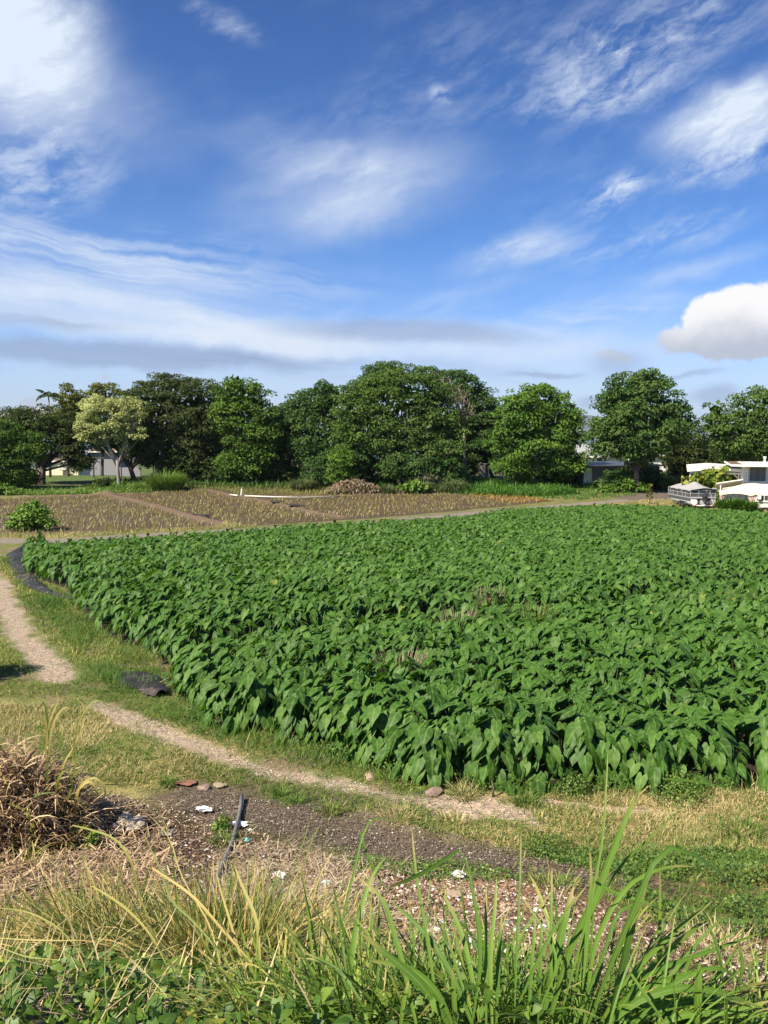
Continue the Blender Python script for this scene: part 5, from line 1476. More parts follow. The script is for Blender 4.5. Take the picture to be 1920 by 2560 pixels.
for s in (-1, 1):
    for x_ in (1.3, 2.0):
        def f(mb): mb.tube([(x_, s * 1.36, .27), (x_, s * 1.56, .27)], .29, 18)
        w_ = bpart('wheel', M_rubber, f)
        def f(mb): mb.tube([(x_, s * 1.555, .27), (x_, s * 1.575, .27)], .15, 12)
        bpart('rim', M_panel, f, w_)
    def f(mb): mb.box(.85, 2.45, s * 1.46 - .14, s * 1.46 + .14, .575, .60); mb.hexa([(.6, s * 1.46 - .14, .4), (.62, s * 1.46 - .14, .38), (.62, s * 1.46 + .14, .38), (.6, s * 1.46 + .14, .4), (.84, s * 1.46 - .14, .60), (.86, s * 1.46 - .14, .575), (.86, s * 1.46 + .14, .575), (.84, s * 1.46 + .14, .60)])
    bpart('fender', M_panel, f)
def f(mb): mb.box(-.35, -.25, -1.0, 1.0, .22, .32)
bpart('light_bar', M_trimw, f)
for s in (-1, 1):
    def f(mb): mb.box(-.38, -.352, s * .9 - .09, s * .9 + .09, .22, .32)
    bpart('tail_light', plain('red_lens', (.35, .02, .02), .3, .5), f)
# ------------------------------------------------------------------ the flat strip and the bank in front
M_turf = leafmat('turf', [(0, (.055, .115, .018)), (.4, (.11, .175, .028)), (.7, (.22, .24, .06)), (1, (.50, .42, .19))], rough=.6, spec=.2, trans=.25, nsc=.5)
M_turfg = leafmat('turf_green', [(0, (.045, .11, .016)), (.5, (.085, .17, .025)), (1, (.20, .25, .06))], rough=.6, spec=.2, trans=.25, nsc=.5)
M_turfd = leafmat('turf_dry', [(0, (.10, .13, .035)), (.35, (.30, .27, .10)), (.7, (.46, .37, .18)), (1, (.60, .49, .28))], rough=.7, spec=.2, trans=.2, nsc=.5)
def on_path(a, b):
    d = np.minimum.reduce([seg_dist(a, b, gravel) - .52, seg_dist(a, b, gravel2) - .27, seg_dist(a, b, gravel3) - .3, seg_dist(a, b, soil) - .52, seg_dist(a, b, gravel4) - .16])
    return d + (vnoise(a * 2.5, b * 2.5, 90, 2) - .5) * .35
def debris(a, b): return seg_dist(a, b, [(-9, 6.0), (-4, 7.2), (0, 7.6), (3, 7.0), (6, 6.2)])
free = lambda a, b: (on_path(a, b) > 0) & (poly_sd(a, b, field) > .05) & (debris(a, b) > 1.9)
sparse = lambda a, b: free(a, b) | (((on_path(a, b) > -.25)) & (rng.random(len(a)) < .25) & (poly_sd(a, b, field) > 0) & (debris(a, b) > 1.2))
near_strip = gl([(-60, 1900), (500, 2000), (1000, 2110), (1500, 2220), (1980, 2250), (1980, 1955), (1100, 1955), (700, 1820), (440, 1650), (-60, 1650)])
scatter_grass('grass', 'short mixed green and straw coloured grass on the flat strip', near_strip, 60000, .05, .19, .012, M_turf, maskf=sparse, clump=1.1, lean=(.2, 1.2))
scatter_grass('grass', 'short green grass beside the gravel path', near_strip, 40000, .04, .13, .012, M_turfg, maskf=free, lean=(.2, 1.2), clump=.7)
scatter_grass('dry_grass', 'dry straw coloured grass at the right of the flat strip', gl([(1050, 2060), (1250, 2120), (1500, 2180), (1980, 2230), (1980, 1960), (1500, 1985), (1150, 2010)]), 30000, .05, .17, .010, M_turfd, maskf=free, clump=.8, lean=(.2, 1.2))
scatter_grass('dry_grass', 'dry straw coloured grass patch left of the gravel path', gl([(0, 1760), (300, 1780), (620, 1960), (560, 2010), (300, 1960), (0, 1900)]), 17000, .06, .18, .012, M_turfd, maskf=free, clump=.9, lean=(.2, 1.2))
mid_strip = gl([(-80, 1660), (440, 1650), (300, 1585), (190, 1500), (120, 1455), (40, 1400), (-80, 1372)])
scatter_grass('grass', 'green grass by the left end of the gravel path', mid_strip, 46000, .08, .26, .022, M_turf, maskf=free, lean=(.2, 1.1))
# taller tufted grass along the edge of the taro
verge = gl([(150, 1500), (240, 1580), (400, 1650), (440, 1730), (540, 1820), (690, 1845), (810, 1880), (960, 1935), (1110, 1970), (1500, 1978), (1980, 1978), (1980, 1990), (1500, 1992), (1100, 1990),
            (920, 1965), (700, 1905), (500, 1860), (330, 1780), (230, 1680), (150, 1590), (90, 1500)])
scatter_grass('verge_grass', 'taller soft grass along the edge of the taro field', verge, 30000, .12, .42, .013, M_turfg, maskf=lambda a, b: (poly_sd(a, b, field) > -.1) & (on_path(a, b) > .05), lean=(.1, .9), nseg=3, clump=.8)
scatter_grass('verge_grass', 'straw tipped grass along the edge of the taro field', verge, 10000, .15, .45, .009, M_turf, maskf=lambda a, b: (poly_sd(a, b, field) > -.05) & (on_path(a, b) > .1), lean=(.1, .7), nseg=3, clump=.5)
scatter_grass('road_grass', 'dry grass between the dirt road and the seedlings', gl([(-40, 1342), (110, 1348), (300, 1336), (640, 1319), (640, 1313), (300, 1328), (110, 1334), (-40, 1332)]), 6000, .08, .3, .03, M_turfd)
scatter_grass('road_grass', 'dry yellow grass around the boat and the bushes', gl([(1480, 1262), (1700, 1262), (1920, 1280), (1920, 1262), (1780, 1252), (1640, 1248), (1560, 1256)]), 6000, .1, .35, .04, M_turfd)
# leafy ground cover
LFH, LFHF, LMID = taro_leaf(True); LFL, LFLF, LML = taro_leaf(False)
M_vine = leafmat('vine_leaf', [(0, (.030, .075, .010)), (.45, (.075, .15, .018)), (.85, (.18, .27, .035)), (1, (.44, .42, .07))], rough=.5, spec=.4, trans=.3, mid=(.85, (.16, .26, .08), .5), nsc=2.0)
M_clover = leafmat('groundcover', [(0, (.045, .095, .016)), (.6, (.095, .165, .028)), (1, (.20, .27, .045))], rough=.55, trans=.25, nsc=1.2)
def leafy(name, label, poly, n, smin, smax, hmax, mat, seed=0, maskf=None, cat='ground cover', clump=0.0):
    xs = [p[0] for p in poly]; ys = [p[1] for p in poly]
    a = rng.uniform(min(xs), max(xs), n * 4); b = rng.uniform(min(ys), max(ys), n * 4); ok = in_poly(a, b, poly)
    if clump: ok &= vnoise(a * clump, b * clump, seed + 20, 2) > .42
    if maskf is not None: ok &= maskf(a, b)
    a, b = a[ok][:n], b[ok][:n]; m = len(a)
    if not m: return
    h = rng.random(m) * hmax * (.4 + 1.1 * vnoise(a * 1.5, b * 1.5, seed, 2))
    p = np.stack([a, b, G(a, b) + h + .01], 1)
    yd = unit(m) * [1, 1, .6] + [0, -.25, -.35]; nd = unit(m) * .9 + [-.15, -.3, .9]
    V, L, Ct = scatter(LFL, LFLF, p, frames(yd, nd), rng.uniform(smin, smax, m) / .4)
    k = len(LFL)
    V, L, Ct, A = join([(V, L, Ct, {'var': np.repeat(np.clip(rng.normal(.45, .25, m), 0, 1), k), 'mid': np.tile(LML, m)})])
    return tag(link(name, mesh_np(name, V, L, Ct, A, smooth=True), mat), label, cat, kind='stuff')
leafy('ground_cover', 'dense small leaved green ground cover on the right of the bank', gl([(1560, 2150), (1700, 2130), (2000, 2140), (2000, 2360), (1800, 2370), (1650, 2300), (1560, 2230)]), 9000, .02, .05, .16, M_clover, 1, clump=2.2)
scatter_grass('grass', 'mixed green and dry grass through the ground cover at the right', gl([(1500, 2140), (1700, 2120), (2000, 2120), (2000, 2370), (1800, 2380), (1650, 2310), (1500, 2230)]), 9000, .04, .16, .008, M_turf, lean=(.2, 1.2), clump=1.3)
leafy('ground_cover', 'small green weeds beside the dark soil lane', gl([(1300, 2120), (1450, 2160), (1620, 2200), (1600, 2150), (1450, 2120)]), 3500, .02, .04, .10, M_clover, 2)
leafy('ground_cover', 'low green weeds below the dark soil lane', gl([(860, 2160), (1000, 2140), (1200, 2170), (1330, 2200), (1150, 2220), (900, 2200)]), 2600, .015, .04, .08, M_clover, 3, clump=2.0)
leafy('ground_cover', 'bright green clover at the foot of the taro, beside a tan stone', gl([(480, 1770), (560, 1800), (540, 1822), (460, 1800)]), 2600, .03, .06, .14, M_clover, 4)
leafy('ground_cover', 'small weeds under the near edge of the taro', gl([(780, 1900), (960, 1945), (1200, 1985), (1500, 1990), (1850, 1985), (1850, 1975), (1300, 1970), (960, 1925), (810, 1875)]), 2200, .025, .06, .25, M_clover, 5, clump=1.2)
leafy('vine', 'heart leaved vines covering the ground at the bottom left corner', gl([(-200, 2475), (300, 2465), (700, 2480), (1000, 2500), (1050, 2720), (-300, 2720)]), 2300, .03, .11, .24, M_vine, 6, cat='vine')
leafy('vine', 'heart leaved vines growing among the roots of the green grass clumps', gl([(980, 2440), (1250, 2430), (1450, 2500), (1500, 2680), (980, 2680)]), 800, .03, .07, .30, M_vine, 7, cat='vine', clump=1.6)
def weed(name, label, px, py, r, h, n, mat, s=.03, cat='weed'):
    a, b = ground(px, py); u = unit(n); u[:, 2] = abs(u[:, 2]); rr = rng.random(n) ** .4
    p = u * np.stack([rr * r, rr * r, rr * h], 1); yd = unit(n); 
    V, L, Ct = scatter(LFL, LFLF, p, frames(yd, u + rng.normal(0, .3, (n, 3)) + [0, 0, .4]), rng.uniform(.6, 1.3, n) * s / .4)
    k = len(LFL); V, L, Ct, A = join([(V, L, Ct, {'var': np.repeat(rng.random(n), k), 'mid': np.tile(LML, n)})])
    return tag(link(name, mesh_np(name, V, L, Ct, A, smooth=True), mat, None, (a, b, float(G(a, b)))), label, cat)
weed('weed', 'dark low leafy weed at the edge of the soil lane, among straw grass', 1370, 2115, .42, .22, 1600, M_clover, .03)
weed('weed', 'bushy small leaved weed against the near edge of the taro at the right', 1700, 1995, .55, .42, 2600, M_clover, .035)
weed('weed', 'upright weed under the taro leaves left of the bushy weed', 1440, 1985, .25, .35, 700, M_clover, .04)
weed('weed', 'bright green leafy tuft beside the black hose', 555, 2075, .17, .22, 500, M_vine, .045)
weed('weed', 'small green plant growing in the brown debris', 235, 2120, .12, .26, 140, M_vine, .06)
def tuft(name, label, px, py, r, h, n, mat, w=.008, lean=(.1, 1.0), k=(.3, 1.8), cat='grass tuft', group=None, fold=0.0, seg=4, az=None, azs=.8):
    a, b = ground(px, py); z0 = float(G(a, b)); t = rng.uniform(0, 6.28, n); rr = np.sqrt(rng.random(n)) * r
    bp = np.stack([np.cos(t) * rr, np.sin(t) * rr, np.zeros(n)], 1); bp[:, 2] = G(a + bp[:, 0], b + bp[:, 1]) - z0 - .02
    aa = t + rng.normal(0, .7, n) if az is None else az + rng.normal(0, azs, n)
    V, L, Ct, A = join([blades(bp, aa, h * rng.uniform(.45, 1.15, n), rng.uniform(*lean, n), rng.uniform(*k, n), w * rng.uniform(.6, 1.4, n), seg, fold=fold, twist=rng.normal(0, .5, n))])
    return tag(link(name, mesh_np(name, V, L, Ct, A), mat, None, (a, b, z0)), label, cat, group)
tg = 'small grass tufts on the strip and bank'
for px_, py_, r_, h_, lab, mt in [(1310, 2010, .14, .35, 'green grass tuft standing at the end of the pale gravel', M_turfg), (420, 1955, .12, .25, 'bright grass tuft between the straw patch and the red rubbish', M_turfg),
        (740, 2008, .10, .2, 'small tuft on the dark gravel, left of two others', M_turfg), (825, 2030, .15, .22, 'yellowish tuft in the middle of the dark soil lane', M_turf),
        (700, 1985, .1, .2, 'green tuft at the head of the dark soil', M_turfg), (1000, 2045, .25, .2, 'straw tuft at the upper edge of the soil lane', M_turfd),
        (1130, 2050, .25, .22, 'pale yellow tuft below the pale gravel', M_turfd), (1380, 2215, .28, .22, 'yellow green spreading tuft beside the soil lane', M_turf),
        (1780, 2400, .30, .30, 'dry straw tuft on the bank behind the green blades', M_turfd), (1850, 2080, .3, .25, 'greenish tuft in the dry grass at the right', M_turfg),
        (520, 1735, .3, .35, 'bright green grass tuft beside the black plastic', M_turfg), (640, 1745, .0, .0, '', None), (1160, 1990, .15, .3, 'straw coloured tuft under the taro edge', M_turfd),
        (1880, 1990, .5, .3, 'reddish straw grass at the right end of the taro edge', M_turfd), (560, 2105, .12, .2, 'small tuft touching the black hose', M_turfg)]:
    if mt: tuft('grass_tuft', lab, px_, py_, r_, h_, int(120 + 500 * r_), mt, group=tg)

for px_, py_, h_, lab, mt in [(1213, 1478, 1.15, 'dead reddish brown plant among the green taro leaves', M_straw), (1330, 1530, 1.2, 'yellow green weed patch standing in the middle of the taro', M_turf), (1135, 1535, 1.1, 'brown withered weed left of the yellow green weed patch', M_straw),
        (1720, 1495, 1.15, 'brownish weeds in the gap between the taro beds at the right', M_droop), (1850, 1490, 1.15, 'olive weeds in the gap between the taro beds, nearer the right edge', M_turf), (1000, 1640, 1.05, 'dry weed showing between the nearer taro leaves', M_straw)]:
    a_, b_ = ground(px_, py_, .95); n_ = 260; z0_ = float(G(a_, b_)); t_ = rng.uniform(0, 6.28, n_); rr_ = np.sqrt(rng.random(n_)) * .45
    bp_ = np.stack([np.cos(t_) * rr_, np.sin(t_) * rr_ * .6, np.zeros(n_)], 1)
    V, L, Ct, A = join([blades(bp_, t_, h_ * rng.uniform(.75, 1.08, n_), rng.uniform(.0, .25, n_), rng.uniform(.1, .8, n_), .016, 4)])
    tag(link('weed', mesh_np('weed', V, L, Ct, A), mt, None, (a_, b_, z0_)), lab, 'weed')
# chips, straws and stones of the bank
def chips(name, label, poly, n, smin, smax, mat, maskf=None, lift=.012, asp=(.25, .8), nz=.35):
    xs = [p[0] for p in poly]; ys = [p[1] for p in poly]
    a = rng.uniform(min(xs), max(xs), n * 4); b = rng.uniform(min(ys), max(ys), n * 4); ok = in_poly(a, b, poly)
    if maskf is not None: ok &= maskf(a, b)
    a, b = a[ok][:n], b[ok][:n]; m = len(a)
    p = np.stack([a, b, G(a, b) + lift * rng.random(m)], 1)
    T = np.array([(-.5, -.5, 0), (.5, -.4, .12), (.45, .5, 0), (-.4, .45, .14), (0, 0, .28)]); F = [(0, 1, 4), (1, 2, 4), (2, 3, 4), (3, 0, 4)]
    s = rng.uniform(smin, smax, m) * rng.random(m) ** .5
    V, L, Ct = scatter(T, F, p, frames(unit(m) * [1, 1, .2], unit(m) * nz + [0, 0, 1.]), np.stack([s * rng.uniform(*asp, m), s, s], 1))
    V, L, Ct, A = join([(V, L, Ct, {'var': np.repeat(rng.random(m), 5)})])
    return tag(link(name, mesh_np(name, V, L, Ct, A), mat), label, 'litter', kind='stuff')
M_chip = leafmat('chips', [(0, (.09, .055, .035)), (.4, (.22, .14, .09)), (.75, (.40, .29, .19)), (.93, (.60, .52, .42)), (1, (.78, .75, .68))], rough=.85, spec=.15, trans=0.0, nsc=1.5)
M_gravel = leafmat('gravel', [(0, (.17, .14, .12)), (.5, (.36, .30, .26)), (.85, (.55, .48, .42)), (1, (.74, .70, .64))], rough=.9, spec=.15, trans=0.0)
M_gravd = leafmat('gravel_dark', [(0, (.055, .042, .033)), (.6, (.125, .095, .072)), (.9, (.28, .23, .18)), (1, (.62, .57, .50))], rough=.9, spec=.15, trans=0.0)
M_twig = leafmat('twigs', [(0, (.08, .055, .038)), (.5, (.21, .145, .095)), (1, (.48, .39, .28))], rough=.8, spec=.15, trans=0.0)
bank = gl([(-100, 2000), (300, 1985), (640, 2080), (850, 2150), (1100, 2170), (1400, 2220), (1700, 2330), (1990, 2360), (1990, 2660), (-100, 2660)])
chips('leaf_litter', 'brown chips and leaf litter strewn over the bank', bank, 22000, .02, .07, M_chip)
chips('leaf_litter', 'pale chips strewn between the soil lane and the grass clumps', gl([(560, 2120), (800, 2130), (1050, 2190), (1350, 2240), (1500, 2330), (1300, 2420), (900, 2420), (560, 2280)]), 7000, .02, .06, M_chip)
chips('gravel_stones', 'pale loose gravel on the path', gl([(-60, 1380), (30, 1430), (190, 1690), (300, 1770), (1000, 1975), (1350, 2000), (1650, 2010), (1650, 2050), (1350, 2060), (1000, 2030), (250, 1860), (-60, 1600)]), 30000, .012, .035, M_gravel,
      maskf=lambda a, b: np.minimum.reduce([seg_dist(a, b, gravel) - .5, seg_dist(a, b, gravel2) - .26, seg_dist(a, b, gravel3) - .34, seg_dist(a, b, gravel4) - .2]) + (vnoise(a * 2.5, b * 2.5, 90, 2) - .5) * .35 < .12 * rng.random(len(a)), asp=(.6, 1))
chips('gravel_stones', 'small dark and pale stones on the soil lane', gl([(440, 1960), (900, 2030), (1500, 2150), (1650, 2230), (1300, 2240), (800, 2150), (440, 2050)]), 16000, .008, .03, M_gravd, maskf=lambda a, b: (seg_dist(a, b, soil) < .75) | (seg_dist(a, b, soil0) < .6), asp=(.6, 1))
def straws(name, label, poly, n, lmin, lmax, w, mat, cat='litter', kind='stuff', hmax=.08, tilt=(1.2, 1.7)):
    xs = [p[0] for p in poly]; ys = [p[1] for p in poly]
    a = rng.uniform(min(xs), max(xs), n * 4); b = rng.uniform(min(ys), max(ys), n * 4); ok = in_poly(a, b, poly)
    a, b = a[ok][:n], b[ok][:n]; m = len(a)
    bp = np.stack([a, b, G(a, b) + rng.random(m) * hmax], 1)
    V, L, Ct, A = join([blades(bp, rng.uniform(0, 6.28, m), rng.uniform(lmin, lmax, m), rng.uniform(*tilt, m), rng.normal(0, .2, m), w * rng.uniform(.5, 1.5, m), 2, tipw=.5)])
    return tag(link(name, mesh_np(name, V, L, Ct, A), mat), label, cat, kind=kind)
straws('straw_litter', 'dry straw and twigs scattered over the bank', gl([(0, 2000), (400, 2000), (700, 2090), (1000, 2170), (1400, 2240), (1900, 2340), (1900, 2600), (0, 2600)]), 5500, .05, .22, .006, M_twig)
straws('straw_litter', 'pale straw heaped below the soil lane', gl([(540, 2130), (720, 2110), (900, 2180), (1000, 2300), (700, 2340), (520, 2240)]), 2600, .06, .22, .007, M_straw)
straws('straw_litter', 'dry straw and thin stems tangled through the vines', gl([(-100, 2440), (300, 2430), (1000, 2460), (1000, 2640), (-100, 2640)]), 650, .12, .40, .0045, M_turfd, hmax=.28, tilt=(.5, 1.5))
for i_, (p0, p1, r_, lb) in enumerate([((120, 2150), (190, 2110), .010, 'pale straight stick lying at the foot of the brush pile'), ((130, 2160), (200, 2120), .008, 'second pale stick parallel to and below the first at the brush pile'),
        ((330, 2022), (352, 2008), .02, 'short brown stick beside the pinkish stone'), ((560, 2170), (640, 2300), .012, 'long thin brown twig lying down the bank'), ((1000, 2290), (1180, 2298), .008, 'thin grey stick lying across the pale rubble'),
        ((80, 2135), (112, 2165), .008, 'short pale twig at the left of the brush debris')]):
    a, b = gp(*p0, .05), gp(*p1, .05); mb = MB(); m = tuple((np.array(a) + np.array(b)) / 2 + [.02, 0, .02]); mb.tube([a, m, b], [r_, r_ * .9, r_ * .6], 6)
    tag(mb.build('stick', M_dead, smooth=True), lb, 'stick')
a = gp(1232, 1992); mb = MB(); mb.tube([a, (a[0] + .01, a[1], a[2] + .14), (a[0] - .02, a[1], a[2] + .26)], [.018, .016, .01], 6); mb.tube([(a[0], a[1], a[2] + .05), (a[0] + .12, a[1] - .05, a[2] - .01)], [.01, .008], 5)
tag(mb.build('stick', M_bark, smooth=True), 'dark twig standing upright in the pale gravel', 'stick')

# hose
M_hose = plain('grey_hose', (.15, .15, .145), .55, .35, var=.2, sc=10, dirt=((.2, .17, .14), .5))
hp = [gp(a_, b_, .06) for a_, b_ in [(604, 1986), (602, 2010), (597, 2040), (590, 2068), (582, 2095), (572, 2120), (562, 2142), (552, 2168), (542, 2195), (530, 2225)]]
mb = MB(); mb.tube(hp, .028, 12); tag(mb.build('hose', M_hose, smooth=True), 'length of thick grey hose lying down the bank', 'hose')
# plastic liner
def liner_(n_): pass
def liner(name, label, pxs, w0, w1, seed=0):
    pts = gl(pxs); P = np.array(pts); d = np.concatenate([[0], np.cumsum(np.hypot(*np.diff(P, axis=0).T))]); n = 60; t = np.linspace(0, d[-1], n)
    c = np.stack([np.interp(t, d, P[:, 0]), np.interp(t, d, P[:, 1])], 1); tg_ = np.gradient(c, axis=0); tg_ /= np.linalg.norm(tg_, axis=1, keepdims=True); nn = np.stack([-tg_[:, 1], tg_[:, 0]], 1)
    K = 9; Vv = []
    for i in range(n):
        w_ = np.interp(t[i] / t[-1], [0, .3, .7, 1], [w0 * .5, w1, w1, w0 * .4]) * (.5 + 1.0 * float(vnoise(t[i] * 1.8, seed, seed, 3)))
        for k in range(K):
            q = c[i] + nn[i] * (k / (K - 1) - .5) * w_ + tg_[i] * .35 * (float(vnoise(k * .7 + seed, t[i] * 2, seed + 2)) - .5)
            Vv.append((q[0], q[1], float(G(*q)) + .03 + .20 * float(vnoise(q[0] * 2.5, q[1] * 2.5, seed + 5, 3)) * math.sin(math.pi * (k + .3) / K)))
    F = [(i * K + k, i * K + k + 1, (i + 1) * K + k + 1, (i + 1) * K + k) for i in range(n - 1) for k in range(K - 1)]
    lp, ct = quadset(F); o = link(name, mesh_np(name, np.array(Vv), lp, ct), M_plastic); s_ = o.modifiers.new('thickness', 'SOLIDIFY'); s_.thickness = .006
    return tag(o, label, 'plastic sheet')
liner('plastic_liner', 'curved black plastic liner around the far left corner of the taro', [(100, 1360), (62, 1368), (42, 1382), (42, 1405), (62, 1432), (75, 1455), (105, 1478), (150, 1494), (185, 1502)], .45, .8, 3)
liner('plastic_liner', 'folded black plastic sheet with brown straw in the grass beside the taro', [(310, 1688), (345, 1702), (375, 1722), (405, 1745)], .9, .85, 8)
scatter_grass('verge_grass', 'grass blades growing over the edges of the black plastic', gl([(10, 1385), (20, 1400), (60, 1440), (150, 1510), (200, 1512), (330, 1760), (420, 1765), (400, 1735), (300, 1690), (290, 1720), (200, 1500), (110, 1490), (60, 1440)]), 1800, .1, .3, .014, M_turfg)
straws('straw_litter', 'brown straw lying on the black plastic sheet', gl([(322, 1706), (400, 1730), (410, 1738), (340, 1722)]), 70, .3, .7, .012, M_straw, hmax=.08, tilt=(1.5, 1.62))

# litter and stones
M_turq = plain('turquoise_litter', (.12, .48, .45), .6, .3, sc=20)
M_turqp = plain('pale_turquoise_litter', (.42, .62, .56), .6, .3, sc=20)
M_blue = plain('blue_litter', (.04, .10, .50), .6, .3)
M_bag = plain('beige_bag', (.30, .25, .19), .55, .3, var=.12, sc=12)
M_pink = plain('pinkish_stone', (.24, .17, .14), .9, .1, var=.2, sc=12, bmp=.3)
M_red = plain('reddish_litter', (.22, .11, .075), .9, .1, var=.2)
M_tan = plain('tan_stone', (.32, .245, .17), .9, .1, var=.12, sc=8, bmp=.2)
rag('litter', 'white crumpled paper at the top of the bank, above the green tuft', 507, 2024, .10, M_white, 'litter', seed=1, flat=.35, stretch=1.3)
rag('litter', 'flat white scrap partly under the grey hose', 598, 2063, .085, M_white, 'litter', seed=2, flat=.2, stretch=1.5)
rag('litter', 'pale grey crumpled scrap left of the leafy tuft', 418, 2084, .09, M_cloth, 'litter', seed=5, flat=.4)
rag('litter', 'white torn scrap in the middle of the pale straw', 698, 2192, .085, M_white, 'litter', seed=6, flat=.45)
rag('litter', 'small turquoise scrap right of the grey hose', 620, 2103, .045, M_turq, 'litter', seed=7, flat=.7)
rag('litter', 'pale turquoise and white scrap near the green blades', 816, 2210, .06, M_turqp, 'litter', seed=8, flat=.5)
rag('litter', 'bright blue scrap at the edge of the brush pile', 266, 2030, .035, M_blue, 'litter', seed=9, flat=.8)
rag('litter', 'white shell like scrap at the lower edge of the soil lane', 1146, 2203, .085, M_white, 'litter', seed=10, flat=.45)
rag('litter', 'pale broken slab below the white shell like scrap', 1135, 2248, .075, M_tan, 'litter', seed=14, flat=.3, stretch=1.3)
rag('plastic_bag', 'beige crumpled plastic bag beside the brush pile', 322, 2080, .24, M_bag, 'plastic bag', seed=21, flat=.5, stretch=.8, lift=.10)
rag('litter', 'reddish brown rag in the short grass', 465, 1956, .11, M_red, 'litter', seed=12, flat=.12, stretch=1.6)
rag('litter', 'pale wood chip heap right of the reddish rag', 548, 1966, .08, M_tan, 'litter', seed=13, flat=.12, stretch=1.6)
rock('stone', 'pinkish brown stone above the beige plastic bag', 315, 2003, .085, M_pink, seed=1)
rock('stone', 'tan angular stone at the foot of the taro', 545, 1812, .14, M_tan, seed=2, sq=(1, .8, .8))
rock('stone', 'brownish stone half buried under the near taro leaves', 1085, 1983, .13, M_pink, seed=3, sq=(1.2, .8, .6))
rock('stone', 'flat pinkish stone beside the reddish rag', 510, 1968, .10, M_pink, seed=4, sq=(1.2, 1, .5))
rock('stone', 'pale stone at the foot of the taro, left of the brownish stone', 925, 1945, .11, M_tan, seed=5, sq=(1.4, .8, .5))
rock('stone', 'brown stone among straw at the foot of the bank', 690, 2235, .12, M_pink, seed=6, sq=(1.2, .9, .6))
rr_ = np.random.default_rng(5)
for k_ in range(46):
    px_, py_ = rr_.uniform(1010, 1420), rr_.uniform(2250, 2420)
    rock('stone', 'small pale stone of the rubble behind the upright green blades', px_, py_, float(rr_.uniform(.02, .045)), (M_tan, M_conc, M_white)[k_ % 3], seed=50 + k_, sq=(1.2, .9, .6), group='pale rubble stones on the bank')
for k_ in range(26):
    px_, py_ = rr_.uniform(1500, 1900), rr_.uniform(2360, 2540)
    rock('stone', 'brown clod of the broken earth at the lower right corner', px_, py_, float(rr_.uniform(.025, .06)), M_pink, seed=150 + k_, sq=(1.1, .9, .7), group='brown clods at the lower right corner')

# ------------------------------------------------------------------ brush pile
M_brush = leafmat('brush', [(0, (.07, .045, .028)), (.35, (.21, .14, .08)), (.7, (.43, .30, .17)), (1, (.68, .52, .30))], rough=.75, spec=.2, trans=.1, tcol=(1.2, 1, .7), nsc=2.0)
x0, y0 = ground(40, 2110); z0 = float(G(x0, y0))
root = empty('brush_pile', (x0, y0, z0), 'tangled heap of dry brown grass and stems at the left edge', 'brush pile')
n = 6500; a = rng.uniform(0, 6.28, n); r = np.sqrt(rng.random(n)) * 1.0
hh = 1.25 * np.clip(1 - r ** 2, 0, 1) ** .7 * (.6 + .5 * vnoise(np.cos(a) * r * 3 + 9, np.sin(a) * r * 3, 95))
bp = np.stack([np.cos(a) * r * 1.2 - .45, np.sin(a) * r * .9 + .35, hh * rng.uniform(.3, 1, n) - .1], 1)
V, L, Ct, A = join([blades(bp, rng.uniform(0, 6.28, n), rng.uniform(.2, .9, n), rng.uniform(.1, 1.3, n), rng.uniform(.4, 2.8, n), rng.uniform(.008, .026, n), 5, twist=rng.normal(0, 1.0, n))])
link('dry_leaves', mesh_np('dry_leaves', V, L, Ct, A), M_brush, root)
mb = MB()
for k_ in range(60):
    a_, b_ = rng.uniform(-1.2, .8), rng.uniform(-.3, .9); p = np.array((a_, b_, rng.uniform(.1, .75) * (1 - .4 * a_ ** 2))); d = unit(1)[0] * [1, .6, .7]
    mb.tube([p - d * .3, p + rng.normal(0, .03, 3), p + d * rng.uniform(.2, .45)], [.012, .010, .005], 5)
mb.build('stems', M_bark, root, smooth=True)
mb = MB()
for k_, (px_, py_, ln) in enumerate([(70, 1880, .5), (105, 1900, .4), (40, 1950, .5)]):
    p = np.array(at(px_, py_, y0 + .3)) - [x0, y0, z0]; mb.tube([p + [.06, .1, .0], p + [0, .1, -.05], p + [-.1, .1, -.2], p + [-.2, .15, -.5]], [.012, .03, .035, .03], 7)
mb.build('dead_stump', plain('dead_stem', (.22, .15, .10), .9, .1, var=.3, sc=20, bmp=.6), root, smooth=True)
straws('brush_debris', 'matted brown stems and debris at the foot of the brush pile', gl([(-50, 2080), (260, 2010), (420, 2060), (430, 2230), (-50, 2260)]), 2600, .08, .35, .009, M_brush, hmax=.12, cat='debris')
chips('leaf_litter', 'dark litter at the foot of the brush pile', gl([(-50, 2060), (260, 1990), (440, 2040), (450, 2250), (-50, 2280)]), 5000, .02, .06, leafmat('dark_chips', [(0, (.03, .02, .014)), (.6, (.10, .065, .04)), (.9, (.25, .18, .12)), (1, (.6, .55, .47))], rough=.9, trans=0.0, nsc=2))

